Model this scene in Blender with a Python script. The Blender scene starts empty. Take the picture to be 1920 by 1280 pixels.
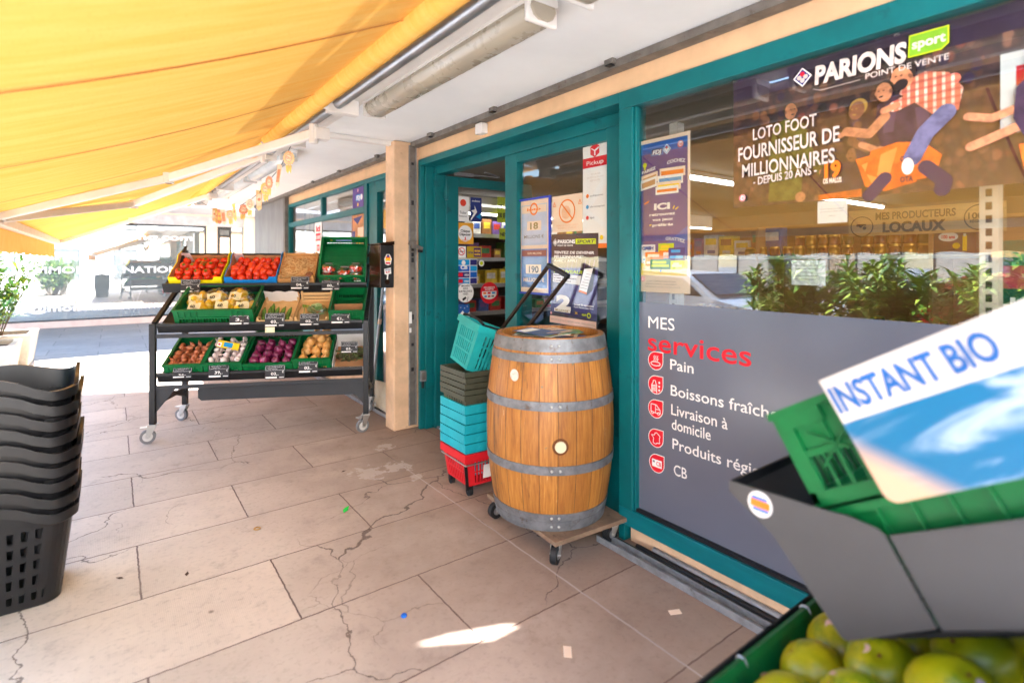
import bpy, math, random
from mathutils import Vector, Matrix, Euler
R = math.radians
rnd = random.Random(7)
scn = bpy.context.scene
col = scn.collection
# ---------------------------------------------------------------- camera
cd = bpy.data.cameras.new("camera"); cam = bpy.data.objects.new("camera", cd); col.objects.link(cam)
cam.location = (0, 0, 1.45); cam.rotation_euler = (R(90), 0, R(-36.57))
cd.sensor_width = 36; cd.lens = 18.88; cd.shift_y = -0.0771; cd.clip_start = .02; cd.clip_end = 400
cd.dof.use_dof = True; cd.dof.focus_distance = 3.6; cd.dof.aperture_fstop = 1.5
scn.camera = cam
# ---------------------------------------------------------------- sky, sun, exposure
SUN_EL = math.atan(1 / 1.1)
w = bpy.data.worlds.new("World"); scn.world = w; w.use_nodes = True
sky = w.node_tree.nodes.new("ShaderNodeTexSky"); sky.sky_type = 'NISHITA'; sky.sun_disc = False
sky.sun_elevation = SUN_EL; sky.sun_rotation = R(0); sky.dust_density = .2
bg = w.node_tree.nodes["Background"]; bg.inputs[1].default_value = 0.15
w.node_tree.links.new(sky.outputs[0], bg.inputs[0])
sl = bpy.data.lights.new("sun", 'SUN'); sl.energy = 5.0; sl.angle = R(.5); sl.color = (1, .98, .955)
so = bpy.data.objects.new("sun", sl); col.objects.link(so)
so.rotation_euler = Vector((0, -1.1, -1)).to_track_quat('-Z', 'Y').to_euler()
scn.view_settings.view_transform = 'Standard'; scn.view_settings.look = 'None'
scn.view_settings.gamma = 1; scn.view_settings.use_curve_mapping = False
scn.view_settings.exposure = 3.15
scn.cycles.max_bounces = 10; scn.cycles.diffuse_bounces = 5; scn.cycles.glossy_bounces = 5
scn.cycles.transparent_max_bounces = 24; scn.cycles.transmission_bounces = 6
scn.cycles.use_denoising = True; scn.cycles.sample_clamp_indirect = 6
scn.cycles.caustics_reflective = False; scn.cycles.caustics_refractive = False

# ---------------------------------------------------------------- materials
def C(r, g, b):
    f = lambda c: (c / 255 / 12.92) if c / 255 <= .04045 else ((c / 255 + .055) / 1.055) ** 2.4
    return (f(r), f(g), f(b), 1)
class NT:
    def __init__(s, name):
        s.m = bpy.data.materials.new(name); s.m.use_nodes = True; s.t = s.m.node_tree
        s.b = s.t.nodes["Principled BSDF"]; s.out = s.t.nodes["Material Output"]
    def n(s, kind, **kw):
        x = s.t.nodes.new("ShaderNode" + kind)
        for k, v in kw.items(): setattr(x, k, v)
        return x
    def set(s, sock, v):
        if isinstance(v, bpy.types.NodeSocket): s.t.links.new(v, sock)
        else: sock.default_value = v
    def math(s, op, a, b=None, c=None, clamp=False):
        x = s.n("Math", operation=op, use_clamp=clamp); s.set(x.inputs[0], a)
        if b is not None: s.set(x.inputs[1], b)
        if c is not None: s.set(x.inputs[2], c)
        return x.outputs[0]
    def mix(s, f, a, b, blend='MIX'):
        x = s.n("Mix", data_type='RGBA', blend_type=blend); s.set(x.inputs[0], f); s.set(x.inputs[6], a); s.set(x.inputs[7], b)
        return x.outputs[2]
    def obj(s): return s.n("TexCoord").outputs["Object"]
    def map(s, v, loc=(0, 0, 0), rot=(0, 0, 0), scale=(1, 1, 1)):
        x = s.n("Mapping"); s.set(x.inputs[0], v); x.inputs[1].default_value = loc; x.inputs[2].default_value = rot; x.inputs[3].default_value = scale
        return x.outputs[0]
    def noise(s, v, scale=5, detail=4, rough=.6, dist=0):
        x = s.n("TexNoise"); s.set(x.inputs["Vector"], v); x.inputs["Scale"].default_value = scale
        x.inputs["Detail"].default_value = detail; x.inputs["Roughness"].default_value = rough; x.inputs["Distortion"].default_value = dist
        return x.outputs[0]
    def ramp(s, f, stops):
        x = s.n("ValToRGB"); s.set(x.inputs[0], f); e = x.color_ramp.elements
        while len(e) < len(stops): e.new(.5)
        for el, (p, c) in zip(e, stops): el.position = p; el.color = c if len(c) == 4 else (*c, 1)
        return x.outputs[0]
    def step(s, f, lo, hi):
        x = s.n("MapRange", interpolation_type='SMOOTHSTEP'); s.set(x.inputs[0], f); x.inputs[1].default_value = lo; x.inputs[2].default_value = hi
        return x.outputs[0]
    def bump(s, h, strength=.3, dist=.01):
        x = s.n("Bump"); x.inputs["Strength"].default_value = strength; x.inputs["Distance"].default_value = dist; s.set(x.inputs["Height"], h)
        s.t.links.new(x.outputs[0], s.b.inputs["Normal"])
    def sep(s, v):
        x = s.n("SeparateXYZ"); s.set(x.inputs[0], v); return x.outputs
MC = {}
def mul(c, k): return (min(1, c[0] * k), min(1, c[1] * k), min(1, c[2] * k), 1)
def mat(name, c, rough=.5, metal=0, var=.12, vs=6, bump=0, bs=80, dirt=None, dv=.6, spec=.34, stretch=(1, 1, 1), coat=0):
    if name in MC: return MC[name]
    t = NT(name); v = t.map(t.obj(), scale=stretch)
    c1 = t.mix(t.step(t.noise(v, vs, 5), .3, .7), mul(c, 1 - var), mul(c, 1 + var))
    if dirt: c1 = t.mix(t.math('MULTIPLY', t.step(t.noise(v, vs * 1.7 + 1, 8, .7), dv, dv + .12), .75), c1, dirt)
    t.set(t.b.inputs["Base Color"], c1); t.b.inputs["Metallic"].default_value = metal
    t.set(t.b.inputs["Roughness"], t.math('ADD', rough - .06, t.math('MULTIPLY', t.noise(v, vs * 3, 3), .12)))
    t.b.inputs["Specular IOR Level"].default_value = spec; t.b.inputs["Coat Weight"].default_value = coat
    if bump: t.bump(t.noise(v, bs, 4), bump, .004)
    MC[name] = t.m; return t.m
def emit(name, c, s):
    t = NT(name); t.b.inputs["Base Color"].default_value = c; t.b.inputs["Emission Color"].default_value = c; t.b.inputs["Emission Strength"].default_value = s
    return t.m
def glass(name, tint, f0, pw=5.0, veil=0):
    t = NT(name); t.t.nodes.remove(t.b)
    lw = t.n("LayerWeight"); lw.inputs[0].default_value = .5
    f = t.math('ADD', f0, t.math('MULTIPLY', t.math('POWER', lw.outputs["Facing"], pw), 1 - f0))
    tr = t.n("BsdfTransparent"); tr.inputs[0].default_value = tint
    gl = t.n("BsdfGlossy"); gl.inputs["Roughness"].default_value = .004; gl.inputs[0].default_value = (1, 1, 1, 1)
    mx = t.n("MixShader"); t.set(mx.inputs[0], f); t.set(mx.inputs[1], tr.outputs[0]); t.set(mx.inputs[2], gl.outputs[0])
    o_ = mx.outputs[0]
    if veil:      # pale glare haze on the pane, put in as a diffuse layer
        d = t.n("BsdfDiffuse"); d.inputs[0].default_value = (.62, .68, .68, 1); m2 = t.n("MixShader"); m2.inputs[0].default_value = veil; t.set(m2.inputs[1], o_); t.set(m2.inputs[2], d.outputs[0]); o_ = m2.outputs[0]
    t.set(t.out.inputs[0], o_); return t.m

# ---------------------------------------------------------------- mesh helpers
_txt = {}
def text_geo(s, bold=0.0, shear=0.0):
    k = (s, bold, shear)
    if k in _txt: return _txt[k]
    cu = bpy.data.curves.new("t", 'FONT'); cu.body = s; cu.offset = bold; cu.shear = shear; cu.resolution_u = 3; cu.fill_mode = 'FRONT'
    o = bpy.data.objects.new("t", cu); me = bpy.data.meshes.new_from_object(o)
    v = [tuple(p.co[:2]) for p in me.vertices]; f = [tuple(p.vertices) for p in me.polygons]
    bpy.data.objects.remove(o); bpy.data.curves.remove(cu); bpy.data.meshes.remove(me)
    xs = [p[0] for p in v] or [0, 1]
    _txt[k] = (v, f, min(xs), max(xs)); return _txt[k]
CAP = 0.70
class MB:
    def __init__(s): s.v = []; s.f = []; s.mi = []; s.mats = []; s.T = Matrix.Identity(4)
    def m(s, mt):
        if mt not in s.mats: s.mats.append(mt)
        return s.mats.index(mt)
    def add(s, vs, fs, mt):
        o = len(s.v); k = s.m(mt); T = s.T
        s.v += [T @ Vector(p) for p in vs]
        for f in fs: s.f.append(tuple(i + o for i in f)); s.mi.append(k)
        return s
    def box(s, x0, y0, z0, x1, y1, z1, mt):
        return s.add([(x0, y0, z0), (x1, y0, z0), (x1, y1, z0), (x0, y1, z0), (x0, y0, z1), (x1, y0, z1), (x1, y1, z1), (x0, y1, z1)],
                     [(3, 2, 1, 0), (4, 5, 6, 7), (0, 1, 5, 4), (1, 2, 6, 5), (2, 3, 7, 6), (3, 0, 4, 7)], mt)
    def frame(s, a, b, up=(0, 0, 1)):
        a = Vector(a); b = Vector(b); z = (b - a).normalized(); x = Vector(up).cross(z)
        if x.length < 1e-4: x = Vector((1, 0, 0)).cross(z)
        x.normalize(); y = z.cross(x); return a, b, x, y
    def bar(s, a, b, wx, wy, mt, up=(0, 0, 1)):      # rectangular bar from a to b
        a, b, x, y = s.frame(a, b, up); q = [(-1, -1), (1, -1), (1, 1), (-1, 1)]
        vs = [p + x * (i * wx / 2) + y * (j * wy / 2) for p in (a, b) for i, j in q]
        return s.add(vs, [(3, 2, 1, 0), (4, 5, 6, 7), (0, 1, 5, 4), (1, 2, 6, 5), (2, 3, 7, 6), (3, 0, 4, 7)], mt)
    def cyl(s, a, b, r, mt, r2=None, n=14, caps=True):
        a, b, x, y = s.frame(a, b); r2 = r if r2 is None else r2
        vs = []
        for p, q in ((a, r), (b, r2)):
            for i in range(n):
                t = 2 * math.pi * i / n; vs.append(p + x * math.cos(t) * q + y * math.sin(t) * q)
        fs = [(i, (i + 1) % n, n + (i + 1) % n, n + i) for i in range(n)]
        if caps: fs += [tuple(range(n - 1, -1, -1)), tuple(range(n, 2 * n))]
        return s.add(vs, fs, mt)
    def tube(s, pts, r, mt, n=8):
        pts = [Vector(p) for p in pts]; vs = []; fs = []; px = None
        for i, p in enumerate(pts):
            d = (pts[min(i + 1, len(pts) - 1)] - pts[max(i - 1, 0)]).normalized()
            x = (px - d * px.dot(d)) if px is not None else Vector((0, 0, 1)).cross(d)
            if x.length < 1e-4: x = Vector((1, 0, 0)).cross(d)
            x.normalize(); px = x; y = d.cross(x); rr = r[i] if isinstance(r, (list, tuple)) else r
            vs += [p + x * math.cos(2 * math.pi * k / n) * rr + y * math.sin(2 * math.pi * k / n) * rr for k in range(n)]
        for i in range(len(pts) - 1):
            fs += [(i * n + k, i * n + (k + 1) % n, (i + 1) * n + (k + 1) % n, (i + 1) * n + k) for k in range(n)]
        fs += [tuple(range(n - 1, -1, -1)), tuple(range((len(pts) - 1) * n, len(pts) * n))]
        return s.add(vs, fs, mt)
    def lathe(s, prof, mt, n=32, c=(0, 0, 0), cap0=True, cap1=True):
        vs = []; fs = []; cx, cy, cz = c
        for r, z in prof:
            vs += [(cx + r * math.cos(2 * math.pi * k / n), cy + r * math.sin(2 * math.pi * k / n), cz + z) for k in range(n)]
        for i in range(len(prof) - 1):
            fs += [(i * n + k, i * n + (k + 1) % n, (i + 1) * n + (k + 1) % n, (i + 1) * n + k) for k in range(n)]
        if cap0: fs.append(tuple(range(n - 1, -1, -1)))
        if cap1: fs.append(tuple(range((len(prof) - 1) * n, len(prof) * n)))
        return s.add(vs, fs, mt)
    def sph(s, c, r, mt, sc=(1, 1, 1), nu=14, nv=9, fn=None):
        vs = [(0, 0, 1)]; 
        for j in range(1, nv):
            t = math.pi * j / nv
            vs += [(math.sin(t) * math.cos(2 * math.pi * i / nu), math.sin(t) * math.sin(2 * math.pi * i / nu), math.cos(t)) for i in range(nu)]
        vs.append((0, 0, -1)); L = len(vs) - 1
        if fn: vs = [fn(Vector(p)) for p in vs]
        vs = [(c[0] + p[0] * r * sc[0], c[1] + p[1] * r * sc[1], c[2] + p[2] * r * sc[2]) for p in vs]
        fs = [(0, 1 + i, 1 + (i + 1) % nu) for i in range(nu)]
        for j in range(nv - 2):
            a = 1 + j * nu; b = a + nu
            fs += [(a + i, b + i, b + (i + 1) % nu, a + (i + 1) % nu) for i in range(nu)]
        a = 1 + (nv - 2) * nu; fs += [(a + i, L, a + (i + 1) % nu) for i in range(nu)]
        return s.add(vs, fs, mt)
    def prism(s, pts, ex, mt):       # planar polygon (3-D points) extruded by vector ex
        n = len(pts); e = Vector(ex); a = [Vector(p) for p in pts]
        vs = a + [p + e for p in a]
        return s.add(vs, [tuple(range(n - 1, -1, -1)), tuple(range(n, 2 * n))] + [(i, (i + 1) % n, n + (i + 1) % n, n + i) for i in range(n)], mt)
    def build(s, name, parent=None, smooth=False, bevel=0, seg=2, loc=None, rot=None):
        me = bpy.data.meshes.new(name); me.from_pydata(s.v, [], s.f)
        for mt in s.mats: me.materials.append(mt)
        me.polygons.foreach_set("material_index", s.mi); me.update()
        if smooth:
            me.polygons.foreach_set("use_smooth", [True] * len(me.polygons)); me.set_sharp_from_angle(angle=R(40))
        o = bpy.data.objects.new(name, me); col.objects.link(o)
        if parent: o.parent = parent
        if loc is not None: o.location = loc
        if rot is not None: o.rotation_euler = rot
        if bevel:
            b = o.modifiers.new("bevel", 'BEVEL'); b.width = bevel; b.segments = seg; b.limit_method = 'ANGLE'; b.angle_limit = R(40)
        return o
class Flat(MB):
    """a flat printed sheet in its own plane: x to the right, z up, the printed side facing -y; x,y arguments are fractions of W,H"""
    def __init__(s, W, H, base=None, t=.0008):
        super().__init__(); s.W = W; s.H = H; s.l = 0
        if base: s.box(0, 0, 0, W, t, H, base)
    def pt(s, x, y): return (x * s.W, -.00014 * s.l, y * s.H)
    def poly(s, pts, mt): s.l += 1; return s.add([s.pt(*p) for p in pts], [tuple(range(len(pts)))], mt)
    def rect(s, x0, y0, x1, y1, mt): return s.poly([(x0, y0), (x1, y0), (x1, y1), (x0, y1)], mt)
    def disc(s, x, y, r, mt, n=24, ry=None, a0=0, a1=360):   # r as a fraction of W (round on paper unless ry, a fraction of H)
        ry = ry if ry is not None else r * s.W / s.H
        return s.poly([(x + r * math.cos(R(a0 + (a1 - a0) * i / n)), y + ry * math.sin(R(a0 + (a1 - a0) * i / n))) for i in range(n + (a1 - a0 != 360))], mt)
    def ring(s, x, y, r, w, mt, n=24):
        s.l += 1; k = s.W / s.H; vs = []
        for i in range(n):
            a = 2 * math.pi * i / n
            for q in (r, r - w): vs.append(s.pt(x + q * math.cos(a), y + q * k * math.sin(a)))
        return s.add(vs, [(2 * i, 2 * ((i + 1) % n), 2 * ((i + 1) % n) + 1, 2 * i + 1) for i in range(n)], mt)
    def line(s, pts, wd, mt):     # a stroke of width wd (fraction of W)
        s.l += 1; P = [Vector((x * s.W, y * s.H)) for x, y in pts]
        for a, b in zip(P, P[1:]):
            d = (b - a); 
            if d.length < 1e-6: continue
            n = Vector((-d.y, d.x)).normalized() * wd * s.W / 2; y = -.00014 * s.l
            s.add([(a.x - n.x, y, a.y - n.y), (b.x - n.x, y, b.y - n.y), (b.x + n.x, y, b.y + n.y), (a.x + n.x, y, a.y + n.y)], [(0, 1, 2, 3)], mt)
        return s
    def text(s, t, x0, x1, y, h, mt, bold=0.0, shear=0.0, tilt=0.0, arc=0.0):   # fitted between x0 and x1, baseline y, capitals h high
        s.l += 1; v, f, a, b = text_geo(t, bold, shear); k = (x1 - x0) / max(1e-6, b - a)
        out = []
        for p in v:
            u = (p[0] - a) * k; uu = u / (x1 - x0)
            out.append(s.pt(x0 + u, y + p[1] / CAP * h + tilt * uu + arc * (1 - (2 * uu - 1) ** 2)))
        return s.add(out, f, mt)
def tag(o, label=None, cat=None, group=None, kind=None):
    if label: o["label"] = label
    if cat: o["category"] = cat
    if group: o["group"] = group
    if kind: o["kind"] = kind
    return o
def thing(name, label, cat, loc=(0, 0, 0), rz=0, group=None, rot=None):
    o = bpy.data.objects.new(name, None); col.objects.link(o); o.empty_display_size = .05
    o.location = loc; o.rotation_euler = rot if rot else (0, 0, rz); return tag(o, label, cat, group)
def dup(o, parent=None):
    c = o.copy(); col.objects.link(c)
    if parent is not None: c.parent = parent
    for ch in list(o.children): dup(ch, c)
    return c
def place(o, M): o.matrix_world = M; return o
FAC = R(-90)      # rotation that turns a Flat to face the street from the facade

# shared materials
teal = mat("teal_paint", C(0, 100, 104), .45, var=.14, vs=3, dirt=C(10, 66, 70), dv=.57, bump=.05)
teal_base = mat("teal_chipped", C(0, 104, 112), .45, var=.12, vs=4, dirt=C(120, 120, 100), dv=.66, stretch=(1, 1, 6))
orange = mat("apricot_render", C(226, 186, 144), .85, var=.10, vs=3, bump=.25, bs=45, dirt=C(190, 140, 96), dv=.66)
orange_wall = mat("apricot_wall_worn", C(216, 180, 146), .9, var=.14, vs=5, bump=.3, bs=60, dirt=C(130, 100, 78), dv=.62)
white_p = mat("white_plaster", C(240, 241, 241), .9, var=.04, vs=1.5, bump=.12, bs=30, dirt=C(190, 186, 180), dv=.7)
white_met = mat("white_enamel", C(226, 222, 218), .4, var=.05, dirt=C(170, 150, 135), dv=.68)
alu = mat("grey_aluminium", C(160, 162, 166), .38, .8, var=.1)
galv = mat("galvanised_steel", C(150, 152, 156), .5, .55, var=.22, vs=14, dirt=C(95, 90, 86), dv=.6, bump=.08)
steel = mat("zinc_plate", C(190, 190, 188), .35, .85, var=.12)
rail_m = mat("weathered_steel_rail", C(122, 116, 110), .6, .4, var=.22, vs=10, dirt=C(90, 70, 52), dv=.58)
black = mat("black_powder_coat", C(24, 25, 28), .42, var=.18, vs=9)
black2 = mat("matt_black_tray", C(22, 22, 24), .55, var=.2)
anth = mat("anthracite_panel", C(42, 44, 48), .5, var=.1)
rubber = mat("grey_rubber", C(120, 120, 122), .6, var=.15)
rubber_b = mat("black_rubber", C(28, 28, 30), .6, var=.2)
white_i = mat("white_ink", C(238, 236, 234), .6, var=.02)
paper = mat("white_paper", C(236, 234, 232), .7, var=.03)
cream = mat("cream_paper", C(240, 214, 190), .7, var=.03)
red_i = mat("red_ink", C(218, 22, 44), .5, var=.05)
navy = mat("navy_ink", C(44, 42, 116), .5, var=.08)
blue_i = mat("blue_ink", C(22, 96, 190), .5, var=.08)
cyan_i = mat("cyan_ink", C(20, 150, 210), .5, var=.1)
yellow_i = mat("yellow_ink", C(250, 206, 10), .5, var=.05)
lime_i = mat("lime_ink", C(196, 214, 10), .5, var=.05)
orange_i = mat("orange_ink", C(242, 120, 30), .5, var=.06)
black_i = mat("black_ink", C(26, 24, 28), .5, var=.1)
grey_i = mat("grey_ink", C(120, 118, 120), .6, var=.08)
purple_i = mat("purple_ink", C(62, 50, 112), .5, var=.12, vs=4)
pgreen = mat("green_crate_plastic", C(0, 98, 50), .42, var=.12, vs=5, dirt=C(2, 84, 48), dv=.66)
kraft = mat("kraft_card", C(196, 142, 98), .85, var=.08, vs=8)
pine = mat("pale_pine", C(214, 176, 124), .75, var=.14, vs=4, stretch=(1, 1, 9))
# ================================================================ THE SETTING
def paving_mat(name, base, grout, rowh, bw, sh, worn=True):
    t = NT(name); v = t.obj(); x, y, z = t.sep(v)
    br = t.n("TexBrick"); br.offset = .5; br.offset_frequency = 2
    dn = t.n("TexNoise"); dn.inputs["Scale"].default_value = 26; dn.inputs["Detail"].default_value = 4; t.set(dn.inputs["Vector"], v)
    dm = t.n("VectorMath", operation='MULTIPLY_ADD'); t.set(dm.inputs[0], dn.outputs["Color"]); dm.inputs[1].default_value = (.010, .010, 0); t.set(dm.inputs[2], t.map(v, loc=(sh[0] - .005, sh[1] - .005, 0)))
    t.set(br.inputs["Vector"], dm.outputs[0]); br.inputs["Scale"].default_value = 1
    br.inputs["Color1"].default_value = mul(base, .88); br.inputs["Color2"].default_value = mul(base, 1.07); br.inputs["Mortar"].default_value = grout
    br.inputs["Mortar Size"].default_value = .0042; br.inputs["Mortar Smooth"].default_value = .25; br.inputs["Bias"].default_value = 0
    br.inputs["Brick Width"].default_value = bw; br.inputs["Row Height"].default_value = rowh
    c = br.outputs[0]; mort = br.outputs[1]
    n1 = t.noise(v, 1.3, 6, .62); n2 = t.noise(v, 7, 7, .7); n3 = t.noise(v, 42, 4, .6)
    c = t.mix(t.math('MULTIPLY', t.step(n1, .35, .75), .45), c, mul(base, .62))
    c = t.mix(t.math('MULTIPLY', t.step(n2, .52, .75), .6), c, mul(base, .52))
    c = t.mix(t.math('MULTIPLY', t.step(n2, .42, .2), .35), c, mul(base, 1.25))
    c = t.mix(t.math('MULTIPLY', t.step(n3, .5, .75), .4), c, mul(base, .5))
    h = t.math('MULTIPLY', n3, .35)
    if worn: c = t.mix(t.math('MULTIPLY', t.step(t.math('ADD', x, t.math('MULTIPLY', n1, .8)), 1.5, .2), .8), c, (1.14, 1.28, 1.30, 1), 'MULTIPLY')  # not wear: cool skylight at the street side, painted into the slabs
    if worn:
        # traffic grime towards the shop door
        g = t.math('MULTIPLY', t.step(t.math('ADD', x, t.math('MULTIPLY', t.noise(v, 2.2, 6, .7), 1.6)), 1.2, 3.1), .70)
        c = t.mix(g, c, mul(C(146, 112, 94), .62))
        # fine dimpled grid cast into the slabs
        a = t.math('MULTIPLY', t.math('SINE', t.math('MULTIPLY', t.math('ADD', x, y), 440)), t.math('SINE', t.math('MULTIPLY', t.math('SUBTRACT', x, y), 440)))
        gm = t.step(t.noise(v, 1.1, 3, .5), .44, .62)
        c = t.mix(t.math('MULTIPLY', t.math('MULTIPLY', t.step(a, .1, .8), gm), .42), c, mul(base, .55))
        h = t.math('ADD', h, t.math('MULTIPLY', a, t.math('MULTIPLY', gm, .1)))
        # cracks
        vo = t.n("TexVoronoi", feature='DISTANCE_TO_EDGE'); vo.inputs["Scale"].default_value = .82
        wv = t.n("TexNoise"); wv.inputs["Scale"].default_value = 3.2; wv.inputs["Detail"].default_value = 7; t.set(wv.inputs["Vector"], v)
        vm = t.n("VectorMath", operation='MULTIPLY_ADD'); t.set(vm.inputs[0], wv.outputs["Color"]); vm.inputs[1].default_value = (.42, .42, 0); t.set(vm.inputs[2], v)
        t.set(vo.inputs["Vector"], vm.outputs[0])
        ck = t.math('MULTIPLY', t.step(vo.outputs["Distance"], .0034, .001), t.step(t.noise(t.map(v, loc=(3.1, 7.7, 0)), .75, 2, .5), .46, .52))
        v2 = t.n("TexVoronoi", feature='DISTANCE_TO_EDGE'); v2.inputs["Scale"].default_value = 1.9; t.set(v2.inputs["Vector"], vm.outputs[0])
        ck2 = t.math('MULTIPLY', t.step(v2.outputs["Distance"], .005, .001), t.step(t.noise(t.map(v, loc=(8.1, 2.7, 0)), 1.3, 2, .5), .54, .6)); ck = t.math('MAXIMUM', ck, t.math('MULTIPLY', ck2, .55))
        c = t.mix(t.math('MULTIPLY', ck, .72), c, C(70, 54, 48)); h = t.math('SUBTRACT', h, t.math('MULTIPLY', ck, 1.2))
        # the pale continuous joint in front of the doorway
        wob = t.math('MULTIPLY', t.math('SUBTRACT', t.noise(v, 9, 3), .5), .012)
        ln = t.step(t.math('ABSOLUTE', t.math('ADD', t.math('SUBTRACT', x, 1.655), wob)), .0062, .0035)
        c = t.mix(t.math('MULTIPLY', t.math('MULTIPLY', ln, .65), t.step(y, 3.8, 3.5)), c, C(190, 178, 170))
        # spots of old gum and splashes
        vg = t.n("TexVoronoi"); vg.inputs["Scale"].default_value = 2.3; t.set(vg.inputs["Vector"], v)
        sp = t.math('MULTIPLY', t.step(t.math('ADD', vg.outputs["Distance"], t.math('MULTIPLY', n2, .03)), .062, .045), t.step(t.sep(vg.outputs["Color"])[0], .66, .7))
        c = t.mix(t.math('MULTIPLY', sp, .7), c, C(66, 52, 46))
        # worn-off whitish paint in the doorway
        for px_, py_, rr in ((1.41, 3.57, .17), (1.62, 3.55, .13), (1.72, 4.0, .12), (1.66, 3.3, .08)):
            dx = t.math('SUBTRACT', x, px_); dy = t.math('SUBTRACT', y, py_)
            dd = t.math('SQRT', t.math('ADD', t.math('MULTIPLY', dx, dx), t.math('MULTIPLY', dy, dy)))
            k = t.step(t.math('ADD', t.math('DIVIDE', dd, rr), t.math('MULTIPLY', t.math('SUBTRACT', t.noise(v, 11, 5, .65), .5), 3.4)), .62, .5)
            c = t.mix(t.math('MULTIPLY', k, .7), c, C(190, 176, 166))
    t.set(t.b.inputs["Base Color"], c)
    t.set(t.b.inputs["Roughness"], t.math('ADD', .58, t.math('MULTIPLY', n2, .25))); t.b.inputs["Specular IOR Level"].default_value = .35
    h = t.math('SUBTRACT', h, t.math('MULTIPLY', mort, 1.1))
    t.bump(h, .35, .004); return t.m
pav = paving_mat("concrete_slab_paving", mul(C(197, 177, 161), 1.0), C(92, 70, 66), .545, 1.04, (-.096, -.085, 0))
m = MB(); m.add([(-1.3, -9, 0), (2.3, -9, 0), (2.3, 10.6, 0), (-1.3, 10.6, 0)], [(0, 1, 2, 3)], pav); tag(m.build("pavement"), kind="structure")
plz2 = paving_mat("dark_grey_stone_paving", C(150, 146, 140), C(64, 66, 60), .62, 1.3, (.2, .1, 0), False)
plz = paving_mat("grey_stone_paving", C(186, 190, 198), C(90, 94, 90), .62, 1.3, (.2, .1, 0), False)
m = MB(); m.add([(-3.2, -9, 0), (-1.3, -9, 0), (-1.3, 10.6, 0), (-3.2, 10.6, 0)], [(0, 1, 2, 3)], plz); m.add([(-3.2, 10.6, 0), (9, 10.6, 0), (9, 16, 0), (-3.2, 16, 0)], [(0, 1, 2, 3)], plz2); tag(m.build("path"), kind="structure")
asp = mat("asphalt", C(190, 194, 202), .9, var=.2, vs=9, bump=.3, bs=120)
m = MB(); m.add([(-120, -120, -.12), (120, -120, -.12), (120, 120, -.12), (-120, 120, -.12)], [(0, 1, 2, 3)], asp); tag(m.build("road"), kind="structure")
m = MB(); m.box(-3.35, -30, -.118, -3.202, 40, .004, mat("kerb_stone", C(170, 166, 160), .85, var=.12)); tag(m.build("kerb"), kind="structure")

# ceiling (soffit) slab over the walkway and the shop
m = MB(); m.box(1.30, .3, 2.50, 2.35, 11, 2.72, white_p); tag(m.build("ceiling"), kind="structure")
m = MB(); m.box(2.35, -6, 2.50, 12, 11, 2.70, mat("dull_interior_ceiling", C(132, 124, 116), .9, var=.05)); tag(m.build("interior_ceiling"), kind="structure")
# interior floor and walls of the shop
tile = mat("beige_floor_tile", C(176, 164, 150), .35, var=.08, vs=2)
m = MB(); m.box(2.32, -6, -.1, 12, 11, .012, tile); tag(m.build("shop_floor"), kind="structure")
inw = mat("ochre_interior_wall", C(200, 132, 76), .85, var=.05); ing = mat("interior_back_wall", C(150, 122, 100), .85, var=.05)
m = MB(); m.box(11.5, -6, .012, 11.6, 11, 2.5, ing); m.box(2.4, -4.1, .012, 11.5, -4, 2.5, inw); m.box(2.4, 8.6, .012, 11.5, 8.7, 2.5, ing)
tag(m.build("interior_wall"), kind="structure")

# balcony slab of the floor above: throws the stepped shade along the awning roller
conc = mat("painted_concrete", C(214, 206, 196), .9, var=.06)
bal = thing("balcony", "pale concrete balcony slab of the storey above the shop awning", "balcony", (1.5, 0, 3.2))
m = MB(); m.box(-.80, 2.1, 0, 3, 3.5, .18, conc); m.box(-.90, 3.5, 0, 3, 4.76, .18, conc); m.build("slab", bal)
m = MB(); m.box(-.80, 2.1, .18, -.72, 3.5, 1.0, conc); m.box(-.90, 3.5, .18, -.82, 4.76, 1.0, conc); m.box(-.82, 4.68, .18, 3, 4.76, 1.0, conc); m.build("parapet", bal)
up = MB(); up.box(1.9, .9, 2.72, 12, 11, 3.198, conc); tag(up.build("upper_wall"), "pale rendered wall of the storey above the shop ceiling", "wall")

# ================================================================ SHOP FRONT (big window + recessed doorway)
K = 1.055
DY = lambda y: y * K
DZ = lambda z: 1.45 + (z - 1.45) * K
pane = glass("window_glass", (.92, .94, .93, 1), .105)
pane_d = glass("door_glass", (.95, .96, .95, 1), .03)
sf = thing("storefront", "teal framed grocery shop front with grey lettered window and open door", "shop front", (2.18, 1.9, 0))
def P(mb, name, parent=sf, **k):
    o = mb.build(name, parent, **k); o.matrix_parent_inverse = Matrix.Translation(-Vector(parent.location)) if parent.type == 'EMPTY' and parent.parent is None else Matrix.Identity(4); return o
# rendered band over the frames, with the strip of bare plaster above
m = MB(); m.box(2.165, -6, 2.345, 2.30, 4.31, 2.462, orange); P(m, "fascia", bevel=.004)
m = MB(); m.box(2.172, -6, 2.462, 2.30, 4.31, 2.499, white_p); P(m, "plaster_strip")
m = MB(); m.box(2.18, 4.262, 0, 2.34, 4.60, 2.345, orange_wall); P(m, "wall")
m = MB(); m.box(2.168, -6, 0, 2.30, 1.885, .085, orange_wall); P(m, "plinth", bevel=.006)
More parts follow.
